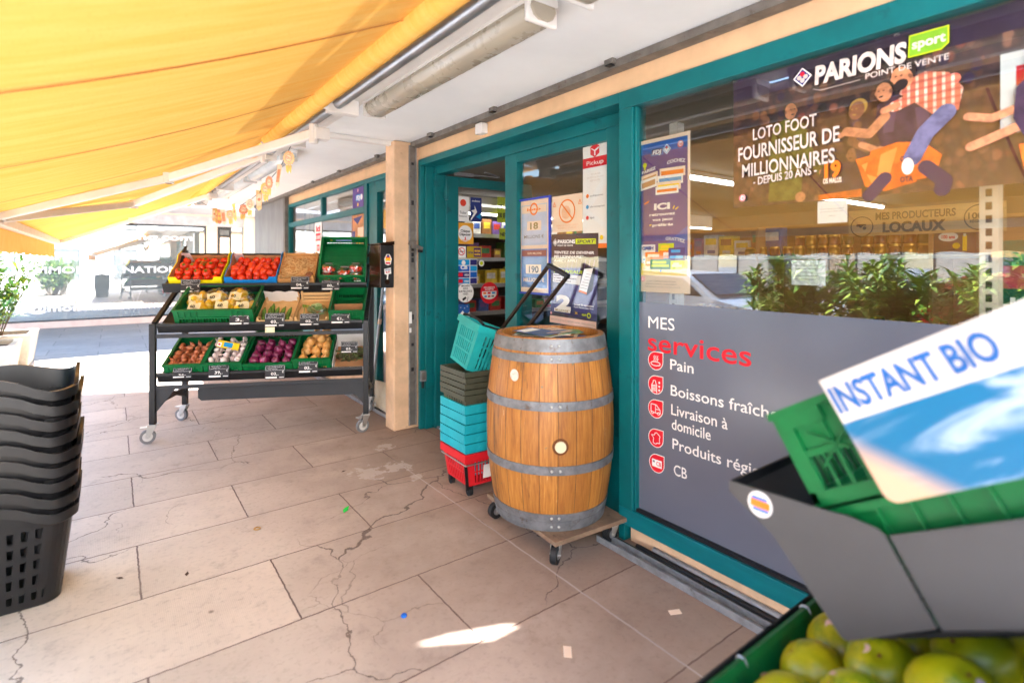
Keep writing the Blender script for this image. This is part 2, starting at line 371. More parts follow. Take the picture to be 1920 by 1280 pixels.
# window frame
m = MB(); m.box(2.14, -6, .085, 2.21, 1.94, .172, teal_base); P(m, "bottom_rail", bevel=.004)
m = MB(); m.box(2.14, -6, 2.252, 2.21, 1.94, 2.345, teal); P(m, "top_rail", bevel=.004)
m = MB(); m.box(2.14, 1.848, .172, 2.21, 1.94, 2.252, teal); m.box(2.155, 1.836, .172, 2.20, 1.848, 2.252, teal); P(m, "window_post", bevel=.004)
m = MB(); m.box(2.155, -6, .172, 2.20, 1.836, .186, black_i); P(m, "gasket")
m = MB(); m.box(2.182, -6, .186, 2.188, 1.836, 2.252, pane); P(m, "window_pane")
# grey film with lettering
film_m = mat("grey_window_film", C(98, 103, 118), .2, var=.03, vs=1, spec=.7)
film = MB(); film.box(2.1795, -6, .186, 2.1815, 1.836, 1.247, film_m); film = P(film, "window_film")
def facflat(W, H, base=None): return Flat(W, H, base)
LP = []
def newL():
    f_ = facflat(1.836, 1.061); LP.append(f_); return f_
L = newL()       # lower-left corner of the film as seen from the street is (Y=1.836, Z=.186)
fx = lambda Y: (1.836 - Y) / 1.836
fz = lambda Z: (Z - .186) / 1.061
L.text("MES", fx(1.776), fx(1.618), fz(1.120), .056, white_i)
L = newL(); L.text("services", fx(1.779), fx(1.228), fz(1.006), .088, red_i, bold=.008)
for s, Y0, Y1, Z in (("Pain", 1.643, 1.512, .930), ("Boissons fraîches", 1.640, 1.08, .805), ("Livraison à", 1.637, 1.338, .712), ("domicile", 1.634, 1.422, .642),
                     ("Produits régionaux", 1.630, 1.03, .548), ("CB", 1.622, 1.548, .424)):
    L = newL(); L.text(s, fx(Y0), fx(Y1), fz(Z), .048, white_i, bold=.006)
def drop(fl, cx, cz, r, mt):
    pts = []
    for i in range(28):
        a = R(90 + 360 * i / 28); q = r
        pts.append((cx + q * math.cos(a), cz + q * math.sin(a) * fl.W / fl.H))
    keep = [p for p in pts if not (p[0] > cx + .0001 and p[1] > cz + .0001)]
    k = fl.W / fl.H
    poly = [(cx + r * math.cos(R(90 + 270 * i / 20)), cz + r * k * math.sin(R(90 + 270 * i / 20))) for i in range(21)] + [(cx + r, cz + r * k)]
    fl.poly(poly, mt)
kz = 1.836 / 1.061
for i, (Y, Z) in enumerate(((1.731, .958), (1.731, .838), (1.731, .718), (1.729, .572), (1.724, .447))):
    L = newL(); cx, cz = fx(Y), fz(Z); r = .0255
    drop(L, cx, cz, r, white_i); drop(L, cx, cz, r * .93, red_i)
    if i == 0:
        L.line([(cx + r * .62 * math.cos(R(a)), cz + (-.3 + .22 * math.sin(R(a))) * r * kz) for a in range(0, 361, 24)], .0022, white_i)
        for dx in (-.18, .05, .28): L.line([(cx + (dx - .05) * r, cz), (cx + (dx + .05) * r, cz + .22 * r * kz), (cx + (dx - .04) * r, cz + .38 * r * kz), (cx + (dx + .04) * r, cz + .58 * r * kz)], .0018, white_i)
    if i == 1:
        L.line([(cx - .5 * r, cz - .8 * r * kz), (cx - .5 * r, cz), (cx - .3 * r, cz + .25 * r * kz), (cx - .3 * r, cz + .45 * r * kz), (cx, cz + .45 * r * kz), (cx, cz + .25 * r * kz), (cx + .15 * r, cz), (cx + .15 * r, cz - .85 * r * kz)], .0022, white_i)
        for q in range(5): L.line([(cx - .45 * r, cz - (.7 - .15 * q) * r * kz), (cx + .1 * r, cz - (.6 - .15 * q) * r * kz)], .0018, white_i)
        for q in range(3): L.disc(cx + .5 * r, cz + (.3 - .4 * q) * r * kz, r * .12, white_i, 8)
    if i == 2:
        L.line([(cx - .6 * r, cz - .4 * r * kz), (cx - .6 * r, cz + .45 * r * kz), (cx + .1 * r, cz + .45 * r * kz), (cx + .6 * r, cz - .05 * r * kz), (cx + .62 * r, cz - .45 * r * kz), (cx - .6 * r, cz - .4 * r * kz)], .0022, white_i)
        L.line([(cx, cz - .42 * r * kz), (cx, cz + .45 * r * kz)], .0018, white_i); L.line([(cx, cz - .02 * r * kz), (cx + .58 * r, cz - .02 * r * kz)], .0018, white_i)
        for q in (-.4, .4): L.disc(cx + q * r, cz - .45 * r * kz, r * .17, white_i, 10); L.disc(cx + q * r, cz - .45 * r * kz, r * .09, red_i, 10)
    if i == 3:
        hx = [(-.6, .25), (-.2, .3), (-.1, .55), (.1, .6), (.55, .3), (.45, 0), (.5, -.45), (.1, -.5), (0, -.65), (-.35, -.55), (-.3, 0), (-.6, .25)]
        L.line([(cx + a * r, cz + b * r * kz) for a, b in hx], .002, white_i)
    if i == 4:
        L.rect(cx - .62 * r, cz - .4 * r * kz, cx + .66 * r, cz + .4 * r * kz, white_i); L.text("CB", cx - .05 * r, cx + .58 * r, cz - .22 * r * kz, .44 * r * kz, red_i, bold=.02)
        L.rect(cx - .5 * r, cz + .05 * r * kz, cx - .25 * r, cz + .25 * r * kz, grey_i)
for i, L in enumerate(LP):
    lt = L.build("lettering" if i < 8 else "icon", film); lt.matrix_local = Matrix.Translation((2.1792, 1.836, .186)) @ Matrix.Rotation(FAC, 4, 'Z')
# recessed doorway : jambs, transom, mullions, side light
m = MB()
m.box(2.14, 4.225, 0, 2.185, 4.262, 2.345, teal); m.box(2.185, 4.205, 0, 2.30, 4.300, 2.345, teal); m.box(2.26, 4.165, 0, 2.36, 4.205, 2.28, teal); P(m, "door_jamb", bevel=.003)
m = MB(); m.box(2.14, 1.94, 2.29, 2.36, 4.225, 2.345, teal); m.box(2.27, 1.94, 2.22, 2.362, 4.165, 2.29, teal); P(m, "door_head", bevel=.003)
m = MB(); m.box(2.21, 1.90, 0, 2.30, 1.94, 2.29, teal); m.box(2.27, 1.94, 0, 2.36, 2.15, 2.22, teal); m.box(2.14, 1.90, .0, 2.21, 1.94, .085, teal); P(m, "door_post", bevel=.003)
m = MB(); m.box(2.285, DY(2.867), .0, 2.345, DY(3.0), 2.22, teal); P(m, "mullion", bevel=.003)
for za, zb in ((2.155, 2.22), (.01, .12)): m = MB(); m.box(2.285, 2.15, za, 2.345, DY(2.867), zb, teal); P(m, "side_light_rail", bevel=.003)
m = MB(); m.box(2.288, 2.15, .12, 2.342, DY(2.867), .128, black_i); m.box(2.312, 2.15, .128, 2.318, DY(2.867), 2.155, pane_d); P(m, "side_light_pane")
# the leaf, open into the shop at a right angle
leaf = MB(); y0, y1 = 4.155, 4.20
X0, X1, Z1 = 2.37, 3.33, 2.215
leaf.box(X0, y0, .02, X0 + .115, y1, Z1, teal); leaf.box(X1 - .115, y0, .02, X1, y1, Z1, teal)
leaf.box(X0 + .115, y0, Z1 - .085, X1 - .115, y1, Z1, teal); leaf.box(X0 + .115, y0, .02, X1 - .115, y1, .16, teal)
leaf.box(2.355, 4.150, .02, X0, 4.190, Z1, teal)
leaf = P(leaf, "door", bevel=.003)
m = MB(); m.box(X0 + .115, 4.172, .16, X1 - .115, 4.178, Z1 - .085, pane_d); q = m.build("door_glass", leaf)
m = MB()
for z in (.36, 1.23, 2.0):
    m.cyl((2.350, 4.135, z), (2.350, 4.135, z + .12), .016, teal); m.box(2.33, 4.137, z + .02, 2.375, 4.150, z + .10, teal)
m.build("hinge", leaf, smooth=True)
m = MB(); m.bar((2.50, 4.10, 2.232), (2.86, 4.06, 2.232), .022, .010, grey_i); m.bar((2.86, 4.06, 2.238), (2.62, 3.92, 2.238), .02, .010, grey_i); m.box(2.42, 4.08, 2.216, 2.60, 4.12, 2.245, grey_i); m.build("door_closer", leaf)
# grey pads and the trunking between leaf and jamb
m = MB(); m.box(2.302, 4.21, .06, 2.33, 4.235, 2.2, mat("grey_trunking", C(120, 116, 118), .6)); P(m, "trunking")
# threshold
m = MB(); m.box(2.27, 2.05, .0, 2.33, 4.165, .018, galv); P(m, "threshold")

# ---- pillar, rail, shutter track
pl = MB(); pl.box(1.93, 4.30, 0, 2.18, 4.485, 2.498, orange_wall)
tag(pl.build("pillar", bevel=.012), "worn apricot pillar between the two shop fronts", "pillar")
r_ = thing("shutter_rail", "grey slotted metal shutter rail running up beside the apricot pillar", "rail", (2.10, 4.285, 0))
m = MB(); m.box(-.035, -.003, .03, -.028, .012, 2.47, galv); m.box(.028, -.003, .03, .035, .012, 2.47, galv); m.box(-.028, .006, .03, .028, .012, 2.47, rail_m); m.build("channel", r_)
m = MB()
for z in (.5, .72, .95, 1.3, 1.45, 1.5, 1.55, 1.95, 2.3): m.box(-.012, .003, z, .012, .0055, z + rnd.uniform(.02, .06), black_i)
m.build("slot", r_)
m = MB(); m.box(-.038, -.0055, .92, -.012, -.0035, 1.02, paper); m.box(-.036, -.0055, .84, -.016, -.0035, .88, paper); m.build("sticker", r_)
m = MB(); m.bar((2.02, 4.20, 1.62), (2.15, 4.20, 1.565), .012, .03, rail_m); m.box(2.05, 4.19, 1.57, 2.09, 4.215, 1.63, rail_m); m.cyl((2.10, 4.19, 1.55), (2.14, 4.18, 1.545), .012, black); m.bar((2.09, 4.2, 1.6), (2.09, 4.29, 1.6), .01, .02, rail_m)
tag(m.build("latch", bevel=.002), "rusty brown latch arm fixed across the slotted shutter rail", "latch")
m = MB(); m.box(2.135, 4.195, .42, 2.185, 4.225, .51, galv); m.box(2.15, 4.198, .36, 2.165, 4.222, .42, rubber_b); m.box(2.143, 4.192, .432, 2.177, 4.195, .498, rail_m)
tag(m.build("door_stop", bevel=.004), "small square grey metal box low on the teal door jamb", "box")
m = MB(); m.box(2.165, 4.262, .52, 2.179, 4.285, 2.345, white_met); tag(m.build("cable_cover", bevel=.002), "thin white vertical cable cover beside the teal door jamb", "cable cover")
# roller-shutter rail under the ceiling
s_ = thing("ceiling_rail", "weathered grey metal rail under the ceiling above the big window", "rail", (2.10, 0, 2.46))
m = MB(); m.box(-.012, -6, -.005, .05, 4.29, .004, rail_m); m.box(-.02, -6, -.005, -.012, 4.29, .035, rail_m); m.box(.05, -6, -.005, .056, 4.29, .035, rail_m); m.build("channel", s_)
for y in (-.4, 1.0, 1.93, 3.0, 3.9):
    m = MB(); m.box(-.05, y - .03, .01, -.02, y + .03, .0395, rail_m); m.box(-.058, y - .02, .004, -.02, y + .02, .0098, black_i); m.build("bracket", s_, bevel=.002)
s2 = thing("ceiling_rail", "grey metal rail under the ceiling above the far shop front", "rail", (2.10, 4.5, 2.46))
m = MB(); m.box(-.012, 0, -.005, .05, 6.4, .004, rail_m); m.box(-.02, 0, -.005, -.012, 6.4, .035, rail_m); m.box(.05, 0, -.005, .056, 6.4, .035, rail_m); m.build("channel", s2)
for y in (.5, 1.6, 2.6):
    m = MB(); m.box(-.05, y - .03, .01, -.02, y + .03, .0395, rail_m); m.build("bracket", s2)
se = thing("sensor", "small white sensor box hanging on the apricot band over the door", "sensor", (2.135, 3.25, 2.375))
m = MB(); m.box(-.03, -.042, 0, .03, .042, .078, white_met); m.build("housing", se, bevel=.008)
m = MB(); m.box(-.008, -.008, .078, .008, .008, .105, rail_m); m.box(-.02, -.02, .100, .02, .02, .118, rail_m); m.build("bracket", se)
# floor tracks of the shutter
ft = thing("floor_track", "galvanised steel shutter track on the ground along the big window", "track", (2.09, -2, 0))
m = MB(); m.box(-.075, 0, .003, -.068, 3.98, .034, galv); m.box(-.068, 0, .003, -.02, 3.98, .007, galv); m.box(-.02, 0, .003, -.013, 3.98, .034, galv); m.build("channel", ft)
m = MB(); m.cyl((.0, 0, .018), (.0, 3.9, .018), .012, black); m.cyl((.03, 0, .020), (.03, 3.8, .020), .014, black); m.build("rod", ft, smooth=True)
m = MB(); m.cyl((.062, 0, .022), (.062, 3.72, .022), .018, galv); m.build("tube", ft, smooth=True)
ft2 = MB(); ft2.box(2.03, 4.52, .003, 2.04, 8.5, .035, galv); ft2.box(2.04, 4.52, .003, 2.10, 8.5, .008, galv); ft2.box(2.10, 4.52, .003, 2.11, 8.5, .035, rail_m)
tag(ft2.build("floor_track"), "dirty steel shutter track on the ground below the far shop front", "track")

# ================================================================ FAR SHOP FRONT
fs = thing("storefront", "far teal framed shop front behind the black produce stand", "shop front", (2.18, 6.5, 0))
pane_f = glass("far_window_glass", (.9, .93, .92, 1), .22)
m = MB(); m.box(2.165, 4.485, 2.335, 2.30, 8.72, 2.44, orange); m.box(2.168, 4.485, 2.44, 2.30, 8.72, 2.462, orange_wall); P(m, "fascia", fs, bevel=.004)
m = MB(); m.box(2.172, 4.485, 2.462, 2.30, 10.9, 2.499, white_p); P(m, "plaster_strip", fs)
m = MB(); m.box(2.15, 4.485, 2.285, 2.21, 8.68, 2.335, teal); P(m, "top_rail", fs, bevel=.003)
m = MB(); m.box(2.15, 5.56, 2.0, 2.21, 8.62, 2.05, teal); m.box(2.156, 5.56, 1.985, 2.21, 8.62, 2.0, teal); P(m, "transom", fs, bevel=.003)
for y in (5.48, 7.0, 8.60):
    m = MB(); m.box(2.152, y, (.35 if y != 7.0 else 2.05), 2.21, y + (.09 if y < 6 else .06), 2.285, teal); P(m, "window_post", fs, bevel=.003)
m = MB(); m.box(2.15, 5.56, .45, 2.21, 8.62, .52, teal); P(m, "bottom_rail", fs)
m = MB(); m.box(2.182, 5.56, .52, 2.188, 8.62, 1.985, pane_f); m.box(2.182, 5.56, 2.05, 2.188, 8.62, 2.285, pane_f); P(m, "window_pane", fs)
m = MB(); m.box(2.165, 5.56, 0, 2.25, 8.72, .45, orange_wall); P(m, "plinth", fs)
m = MB(); m.box(2.17, 5.25, 0, 2.25, 5.47, 2.285, teal); m.box(2.17, 4.485, 0, 2.25, 4.60, 2.285, teal); m.box(2.17, 4.60, 2.17, 2.25, 5.25, 2.285, teal); m.box(2.17, 4.60, 0, 2.25, 5.25, .09, teal); P(m, "door", fs, bevel=.003)
m = MB(); m.box(2.205, 4.60, .09, 2.211, 5.25, 2.17, pane_f); P(m, "door_glass", fs)
cs = mat("corrugated_shutter_steel", C(150, 146, 142), .42, .55, var=.12, stretch=(1, 1, .2))
sh = MB()
n = 36
for i in range(n):
    a = 8.74 + i * .06; sh.box(2.11, a, 0, 2.15, a + .034, 2.455, cs); sh.box(2.13, a + .034, 0, 2.145, a + .06, 2.45, cs)
tag(sh.build("roller_shutter"), "folded grey corrugated metal shutter beyond the far teal window", "shutter")
m = MB(); m.box(2.10, 8.665, 0, 2.16, 8.735, 2.455, rail_m); tag(m.build("shutter_post"), "grey steel post at the near edge of the corrugated shutter", "post")
m = MB(); m.box(2.3, 8.8, 0, 12, 10.9, 2.5, orange); tag(m.build("corner_wall"), "apricot wall of the building corner behind the corrugated shutter", "wall")
# things standing inside the far window
for i, y in enumerate((7.85, 8.22, 8.45)):
    m = MB(); mm = mat("cream_shelf_steel", C(216, 196, 160), .5, var=.05)
    m.box(2.36, y, 0, 2.40, y + .045, 2.2, mm); 
    for k in range(40): m.box(2.355, y + .014, .3 + k * .046, 2.3595, y + .031, .326 + k * .046, black_i)
    tag(m.build("shelf_upright"), ["perforated cream steel upright inside the far window, farthest from its corner", "perforated cream steel upright inside the far window, middle of three", "perforated cream steel upright inside the far window, next to the shutter"][i], "upright", "shelf uprights in the far window")
# ================================================================ OFFICE ACROSS THE END
of = thing("office_front", "glazed estate agency front with white lettering across the end of the walkway", "office front", (0, 15.7, 0))
refl = glass("mirror_coated_glass", (.80, .88, .88, 1), .42, 4, .15)
cw = mat("cream_wall", C(224, 206, 186), .9, var=.05, bump=.1); pinkb = mat("pink_plinth", C(216, 190, 176), .9, var=.08)
darkf = mat("dark_window_frame", C(44, 48, 52), .45)
m = MB(); m.box(-9, 15.62, 0, 2.15, 15.9, .14, pinkb); P(m, "plinth", of)
m = MB(); m.box(-9, 15.66, .14, 1.86, 15.74, .175, darkf); m.box(-9, 15.66, 2.33, 1.90, 15.74, 2.375, darkf); m.box(1.86, 15.66, .175, 1.90, 15.74, 2.33, darkf); m.box(-4.2, 15.66, .175, -4.16, 15.74, 2.33, darkf); P(m, "window_frame", of)
m = MB(); m.box(-9, 15.70, .175, 1.86, 15.71, 2.33, refl); P(m, "window_pane", of)
m = MB(); m.box(-9, 15.68, 2.375, 6, 15.9, 2.62, mat("grey_blind_box", C(186, 190, 196), .7)); m.box(-9, 15.66, 2.62, 6, 19, 4.3, cw); P(m, "upper_wall", of)
m = MB(); m.box(1.90, 15.66, .14, 2.15, 15.9, 2.375, cw); P(m, "pier", of)
m = MB(); m.box(2.15, 15.70, 0, 2.22, 15.78, 2.375, darkf); m.box(2.44, 15.70, 0, 2.48, 15.78, 2.375, darkf); m.box(2.22, 15.70, 2.1, 2.44, 15.78, 2.16, darkf); m.box(2.22, 15.70, 2.30, 2.44, 15.78, 2.375, darkf); m.box(2.22, 15.7, 0, 2.44, 15.78, .12, darkf); P(m, "door", of)
m = MB(); m.box(2.22, 15.735, .12, 2.44, 15.745, 2.1, refl); m.box(2.48, 15.735, 0, 2.76, 15.745, 2.375, refl); P(m, "door_glass", of)
m = MB(); m.box(2.76, 15.6, 0, 3.08, 15.9, 2.62, mat("cream_pier", C(236, 222, 204), .9, var=.04)); m.box(3.08, 15.58, 0, 3.24, 15.9, 2.62, orange); m.box(3.24, 15.6, 0, 6, 15.9, 2.62, cw); P(m, "pier", of)
m = MB(); m.box(-9, 13.6, 2.66, 6, 15.66, 2.80, white_p); P(m, "canopy", of)
# lettering on the glass
LO = []
ox = lambda X: (X + 3.2) / 5.0
oz = lambda Z: Z / 2.2
Lt = Flat(5.0, 2.2); LO.append(Lt); Lt.text("www.monbureauimmo.com", ox(-2.7), ox(1.60), oz(2.0), .066, white_i, bold=.03)
Lt = Flat(5.0, 2.2); LO.append(Lt); Lt.text("RÉSEAU IMMOBILIER NATIONAL", ox(-2.55), ox(1.66), oz(1.205), .068, white_i, bold=.02)
Lt = Flat(5.0, 2.2); LO.append(Lt); Lt.text("contact@monbureauimmo.com", ox(-2.5), ox(1.72), oz(.36), .066, white_i, bold=.03)
for Lt in LO: lt = Lt.build("lettering", of); lt.location = (-3.2, -.003, 0)
# inside the office
m = MB(); m.box(-9, 18.6, .0, 6, 18.7, 2.62, mat("office_back_wall", C(200, 196, 188), .9)); m.box(-9, 15.9, -.05, 6, 18.6, .02, mat("office_floor", C(150, 146, 140), .5)); P(m, "interior_wall", of)
def simple(name, label, cat, boxes, mt, group=None, bevel=.004):
    m = MB()
    for b in boxes: m.box(*b, mt)
    return tag(m.build(name, bevel=bevel), label, cat, group)
dk = mat("dark_cabinet", C(112, 104, 100), .5); oak = mat("light_oak", C(196, 160, 120), .6, var=.15, stretch=(1, 1, 6))
simple("cabinet", "dark office cabinet seen through the estate agency window", "cabinet", [(.2, 18.0, .02, 1.8, 18.5, 1.5), (.2, 17.98, 1.5, 1.8, 18.5, 1.54)], dk)
simple("partition", "cream office partition with openings inside the estate agency", "partition", [(-1.0, 17.2, .02, -.92, 18.5, 2.2), (-1.0, 17.2, 2.2, .2, 17.3, 2.5), (.12, 17.2, .02, .2, 18.0, 2.2)], cw)
dsk = thing("desk", "white trestle desk inside the estate agency window", "desk", (.9, 16.7, .02))
m = MB(); m.box(-.6, -.3, .72, .6, .3, .75, white_met); m.build("desk_top", dsk)
for x in (-.45, .45):
    m = MB(); m.bar((x - .12, -.25, 0), (x + .12, .25, .72), .03, .03, white_met); m.bar((x + .12, -.25, 0), (x - .12, .25, .72), .03, .03, white_met); m.build("leg", dsk)
# blue hanging direction sign on the apricot corner pier
b = Flat(.30, .92, blue_i); b.rect(.0, .0, 1, 1, cyan_i); b.line([(.3, .2), (.7, .1)], .08, white_i); b.line([(.7, .1), (.5, .09)], .08, white_i); b.line([(.7, .1), (.62, .17)], .08, white_i); b.ring(.42, .82, .2, .07, white_i); b.line([(.72, .72), (.72, .92)], .08, white_i)
o = b.build("direction_sign"); o.location = (3.03, 15.56, 1.75); tag(o, "blue direction sign with white arrow on the far apricot pier", "sign")

# ================================================================ BUILDINGS BEHIND THE CAMERA AND ACROSS THE STREET (seen in the glass)
sun_w = mat("sunlit_white_render", C(236, 230, 222), .9, var=.04); shut = mat("grey_shutters", C(130, 140, 150), .6)
def house(name, label, x0, y0, x1, y1, h, face, mt):
    t = thing(name, label, "building", ((x0 + x1) / 2, (y0 + y1) / 2, -.11))
    cx, cy = t.location.x, t.location.y
    m = MB(); m.box(x0 - cx, y0 - cy, 0, x1 - cx, y1 - cy, h, mt); m.build("wall", t)
    m = MB(); m.box(x0 - cx - .25, y0 - cy - .25, h, x1 - cx + .25, y1 - cy + .25, h + .25, conc); m.build("roof", t)
    n = int(((x1 - x0) if face in 'N' else (y1 - y0)) / 2.6)
    for i in range(n):
        for z in (.6, 3.4):
            if z + 2 > h: continue
            m = MB(); s = MB(); a = (x0 if face == 'N' else y0) + 1 + i * 2.6
            if face == 'N':
                m.box(a - cx, y1 - cy, z, a + 1.1 - cx, y1 - cy + .04, z + 1.7, darkf); s.box(a + .06 - cx, y1 - cy + .04, z + .06, a + 1.04 - cx, y1 - cy + .05, z + 1.64, refl)
            else:
                m.box(x1 - cx, a - cy, z, x1 - cx + .04, a + 1.1 - cy, z + 1.7, darkf); s.box(x1 - cx + .04, a + .06 - cy, z + .06, x1 - cx + .05, a + 1.04 - cy, z + 1.64, refl)
            f = m.build("window", t); s.build("pane", f)
    return t
house("bounce_building", "added white sunlit building behind the viewer, bouncing light into the walkway", -14, -11, 8, -6.5, 7.0, 'N', sun_w)  # added unseen, to whiten the office glass and bounce light into the shade
house("street_building", "pale building across the street, mirrored in the shop window", -26, -10, -20, 24, 7.0, 'E', mat("beige_render", C(206, 190, 170), .9, var=.05))
# cars parked along the kerb (mirrored in the big window)
def car(name, label, loc, rz, paint):
    t = thing(name, label, "car", loc, rz, "cars parked along the kerb")
    prof = [(-2.05, .28), (-2.1, .6), (-1.98, .82), (-1.2, .95), (-.55, 1.36), (.75, 1.42), (1.55, 1.05), (2.02, .98), (2.1, .62), (2.05, .28)]
    m = MB(); n = len(prof); vs = []; fs = []
    for y, k in ((-.84, 0), (-.88, .0), (.88, 0), (.84, 0)):
        for x, z in prof:
            ins = .16 * max(0, (z - .95) / .45); vs.append((x, y * (1 - ins), z))
    for r in range(3): fs += [(r * n + i, r * n + (i + 1) % n, (r + 1) * n + (i + 1) % n, (r + 1) * n + i) for i in range(n)]
    fs += [tuple(range(n - 1, -1, -1)), tuple(range(3 * n, 4 * n))]
    m.add(vs, fs, paint); m.build("body", t, bevel=.04, smooth=True)
    for s in (-1, 1):
        g = MB(); y = s * .80; g.prism([(-1.0, y, .98), (-.5, s * .755, 1.29), (.68, s * .75, 1.34), (1.28, y, 1.04)], (0, s * .06, 0), dk_glass); g.build("side_window", t)
        for x in (-1.3, 1.35):
            wv = MB(); wv.cyl((x, s * .70, .31), (x, s * .895, .31), .31, rubber_b, n=24); wv.cyl((x, s * .895, .31), (x, s * .905, .31), .19, alu, n=16); wv.build("wheel", t, smooth=True)
        l = MB(); l.box(-2.085, s * .5 - .16, .62, -2.0, s * .5 + .16, .76, white_met); l.build("headlight", t)
        l = MB(); l.box(2.0, s * .62 - .12, .74, 2.09, s * .62 + .12, .92, red_i); l.build("tail_light", t)
    g = MB(); g.prism([(-1.17, -.70, 1.0), (-.60, -.64, 1.345), (-.60, .64, 1.345), (-1.17, .70, 1.0)], (-.03, 0, .02), dk_glass); g.build("windscreen", t)
    return t
dk_glass = mat("dark_car_glass", C(30, 38, 42), .08, spec=.9, var=.02)
car("parked_car", "silver parked car mirrored behind the lottery poster in the window", (-4.7, 6.4, -.118), R(95), mat("silver_paint", C(196, 200, 206), .3, .35, var=.02, coat=.6))
car("parked_car", "red parked car mirrored behind the green shrubs in the window", (-4.9, 1.2, -.118), R(92), mat("red_paint", C(180, 26, 30), .3, var=.02, coat=.6))

# ================================================================ PLANTERS AND SHRUBS
pcon = mat("pale_concrete_planter", C(200, 188, 170), .9, var=.12, bump=.25, dirt=C(120, 112, 98), dv=.6)
soil = mat("soil", C(86, 62, 48), .95, var=.3, bump=.5)
lf = [mat("leaf_green", C(98, 140, 48), .5, var=.25, vs=30), mat("leaf_yellow_green", C(160, 180, 64), .5, var=.2, vs=30), mat("leaf_dark", C(66, 104, 44), .5, var=.25, vs=30)]
for q in lf: q.node_tree.nodes["Principled BSDF"].inputs["Transmission Weight"].default_value = 0
stemm = mat("woody_stem", C(104, 84, 60), .8)
def planter(label, x, y, sx, sy, h):
    t = thing("planter", label, "planter", (x, y, 0), group="concrete planters along the kerb")
    m = MB(); k = .10
    for a in range(4):
        pass
    o = [(-sx / 2 + .06, -sy / 2 + .06), (sx / 2 - .06, -sy / 2 + .06), (sx / 2 - .06, sy / 2 - .06), (-sx / 2 + .06, sy / 2 - .06)]
    u = [(-sx / 2, -sy / 2), (sx / 2, -sy / 2), (sx / 2, sy / 2), (-sx / 2, sy / 2)]
    i1 = [(p[0] * .84, p[1] * .84) for p in u]
    vs = [(*p, .0) for p in o] + [(*p, h) for p in u] + [(*p, h) for p in i1] + [(*p, h - .08) for p in i1]
    fs = [(3, 2, 1, 0)]
    for r in range(3): fs += [(r * 4 + i, r * 4 + (i + 1) % 4, (r + 1) * 4 + (i + 1) % 4, (r + 1) * 4 + i) for i in range(4)]
    m.add(vs, fs, pcon); m.build("tub", t, bevel=.02)
    m = MB(); m.box(-sx * .42, -sy * .42, h - .10, sx * .42, sy * .42, h - .06, soil); m.build("soil", t); return t
def shrub(name, label, x, y, z, h, rad, nst, per, seed, ll=.12, group="shrubs in the concrete planters"):
    g = random.Random(seed); t = thing(name, label, "shrub", (x, y, z), group=group)
    st = MB(); lv = MB()
    for i in range(nst):
        a = g.uniform(0, 6.28); rr = rad * g.uniform(.1, .95); hh = h * g.uniform(.55, 1.0) * (1 - .25 * rr / rad)
        b0 = Vector((rr * .3 * math.cos(a), rr * .3 * math.sin(a), -.02)); b2 = Vector((rr * math.cos(a), rr * math.sin(a), hh)); b1 = (b0 + b2) / 2 + Vector((0, 0, hh * .14))
        pts = [b0.lerp(b1, q).lerp(b1.lerp(b2, q), q) for q in (0, .25, .5, .75, 1)]
        st.tube(pts, [.009, .008, .007, .005, .003], stemm, 5)
        for k in range(per):
            q = g.uniform(.22, 1.0) ** .8; p = b0.lerp(b1, q).lerp(b1.lerp(b2, q), q); az = g.uniform(0, 6.28); el = g.uniform(-.1, 1.0)
            d = Vector((math.cos(az) * math.cos(el), math.sin(az) * math.cos(el), math.sin(el))); l = ll * g.uniform(.7, 1.25); wd = l * .11
            sd = d.cross(Vector((0, 0, 1))).normalized(); nrm = sd.cross(d); tip = p + d * l - Vector((0, 0, l * .2))
            mid = p + d * l * .5 + nrm * .01
            lv.add([p, mid + sd * wd, tip, mid - sd * wd], [(0, 1, 2, 3)], g.choices(lf, (5, 3, 3))[0])
    st.build("stem", t, smooth=True); lv.build("foliage", t); return t
planter("pale concrete planter nearest the black basket stack", -1.47, 9.25, 1.0, .8, .44)
planter("pale concrete planter standing second in the row at the left", -1.42, 10.30, 1.05, .9, .46)
shrub("shrub", "bright yellow green oleander in the second concrete planter", -1.42, 10.2, .4, 1.35, .72, 40, 46, 3, .20)
shrub("shrub", "low flowering shrub in the nearest concrete planter", -1.5, 9.2, .38, .85, .62, 26, 40, 5, .15)
for i, y in enumerate((1.25, 2.2, 3.15)):
    planter(["concrete planter opposite the big window, nearest the viewer", "concrete planter opposite the big window, second along", "concrete planter opposite the big window, farthest along"][i], -2.0, y, .8, .9, .5)
    shrub("oleander", ["oleander bush mirrored in the window beside the perforated post", "oleander bush mirrored in the middle of the window", "oleander bush mirrored left of the window notice"][i], -2.0, y, .44, 1.18, .72, 46, 60, 20 + i, .20)

# ================================================================ AWNING
aw = thing("awning", "sunlit yellow retractable awning with white folding arms", "awning", (.92, 3, 2.36))
t = NT("yellow_awning_cloth"); t.t.nodes.remove(t.b); v = t.obj()
nz = t.noise(t.map(v, scale=(.6, 6, 1)), 3, 6, .7); nf = t.noise(t.map(v, scale=(3, 1, 1)), 55, 4, .6)
cc = t.mix(t.step(nz, .3, .75), C(252, 200, 112), C(250, 184, 86)); cc = t.mix(t.math('MULTIPLY', t.step(nf, .52, .75), .22), cc, C(226, 140, 50))
df = t.n("BsdfDiffuse"); t.set(df.inputs[0], cc); tl = t.n("BsdfTranslucent"); t.set(tl.inputs[0], cc)
mx = t.n("MixShader"); mx.inputs[0].default_value = .034; t.set(mx.inputs[1], df.outputs[0]); t.set(mx.inputs[2], tl.outputs[0]); t.set(t.out.inputs[0], mx.outputs[0]); cloth = t.m
seam = mat("awning_seam", C(196, 110, 40), .8)
Y0, Y1 = .45, 9.6
m = MB(); N = 14; M = 60; vs = []; fs = []
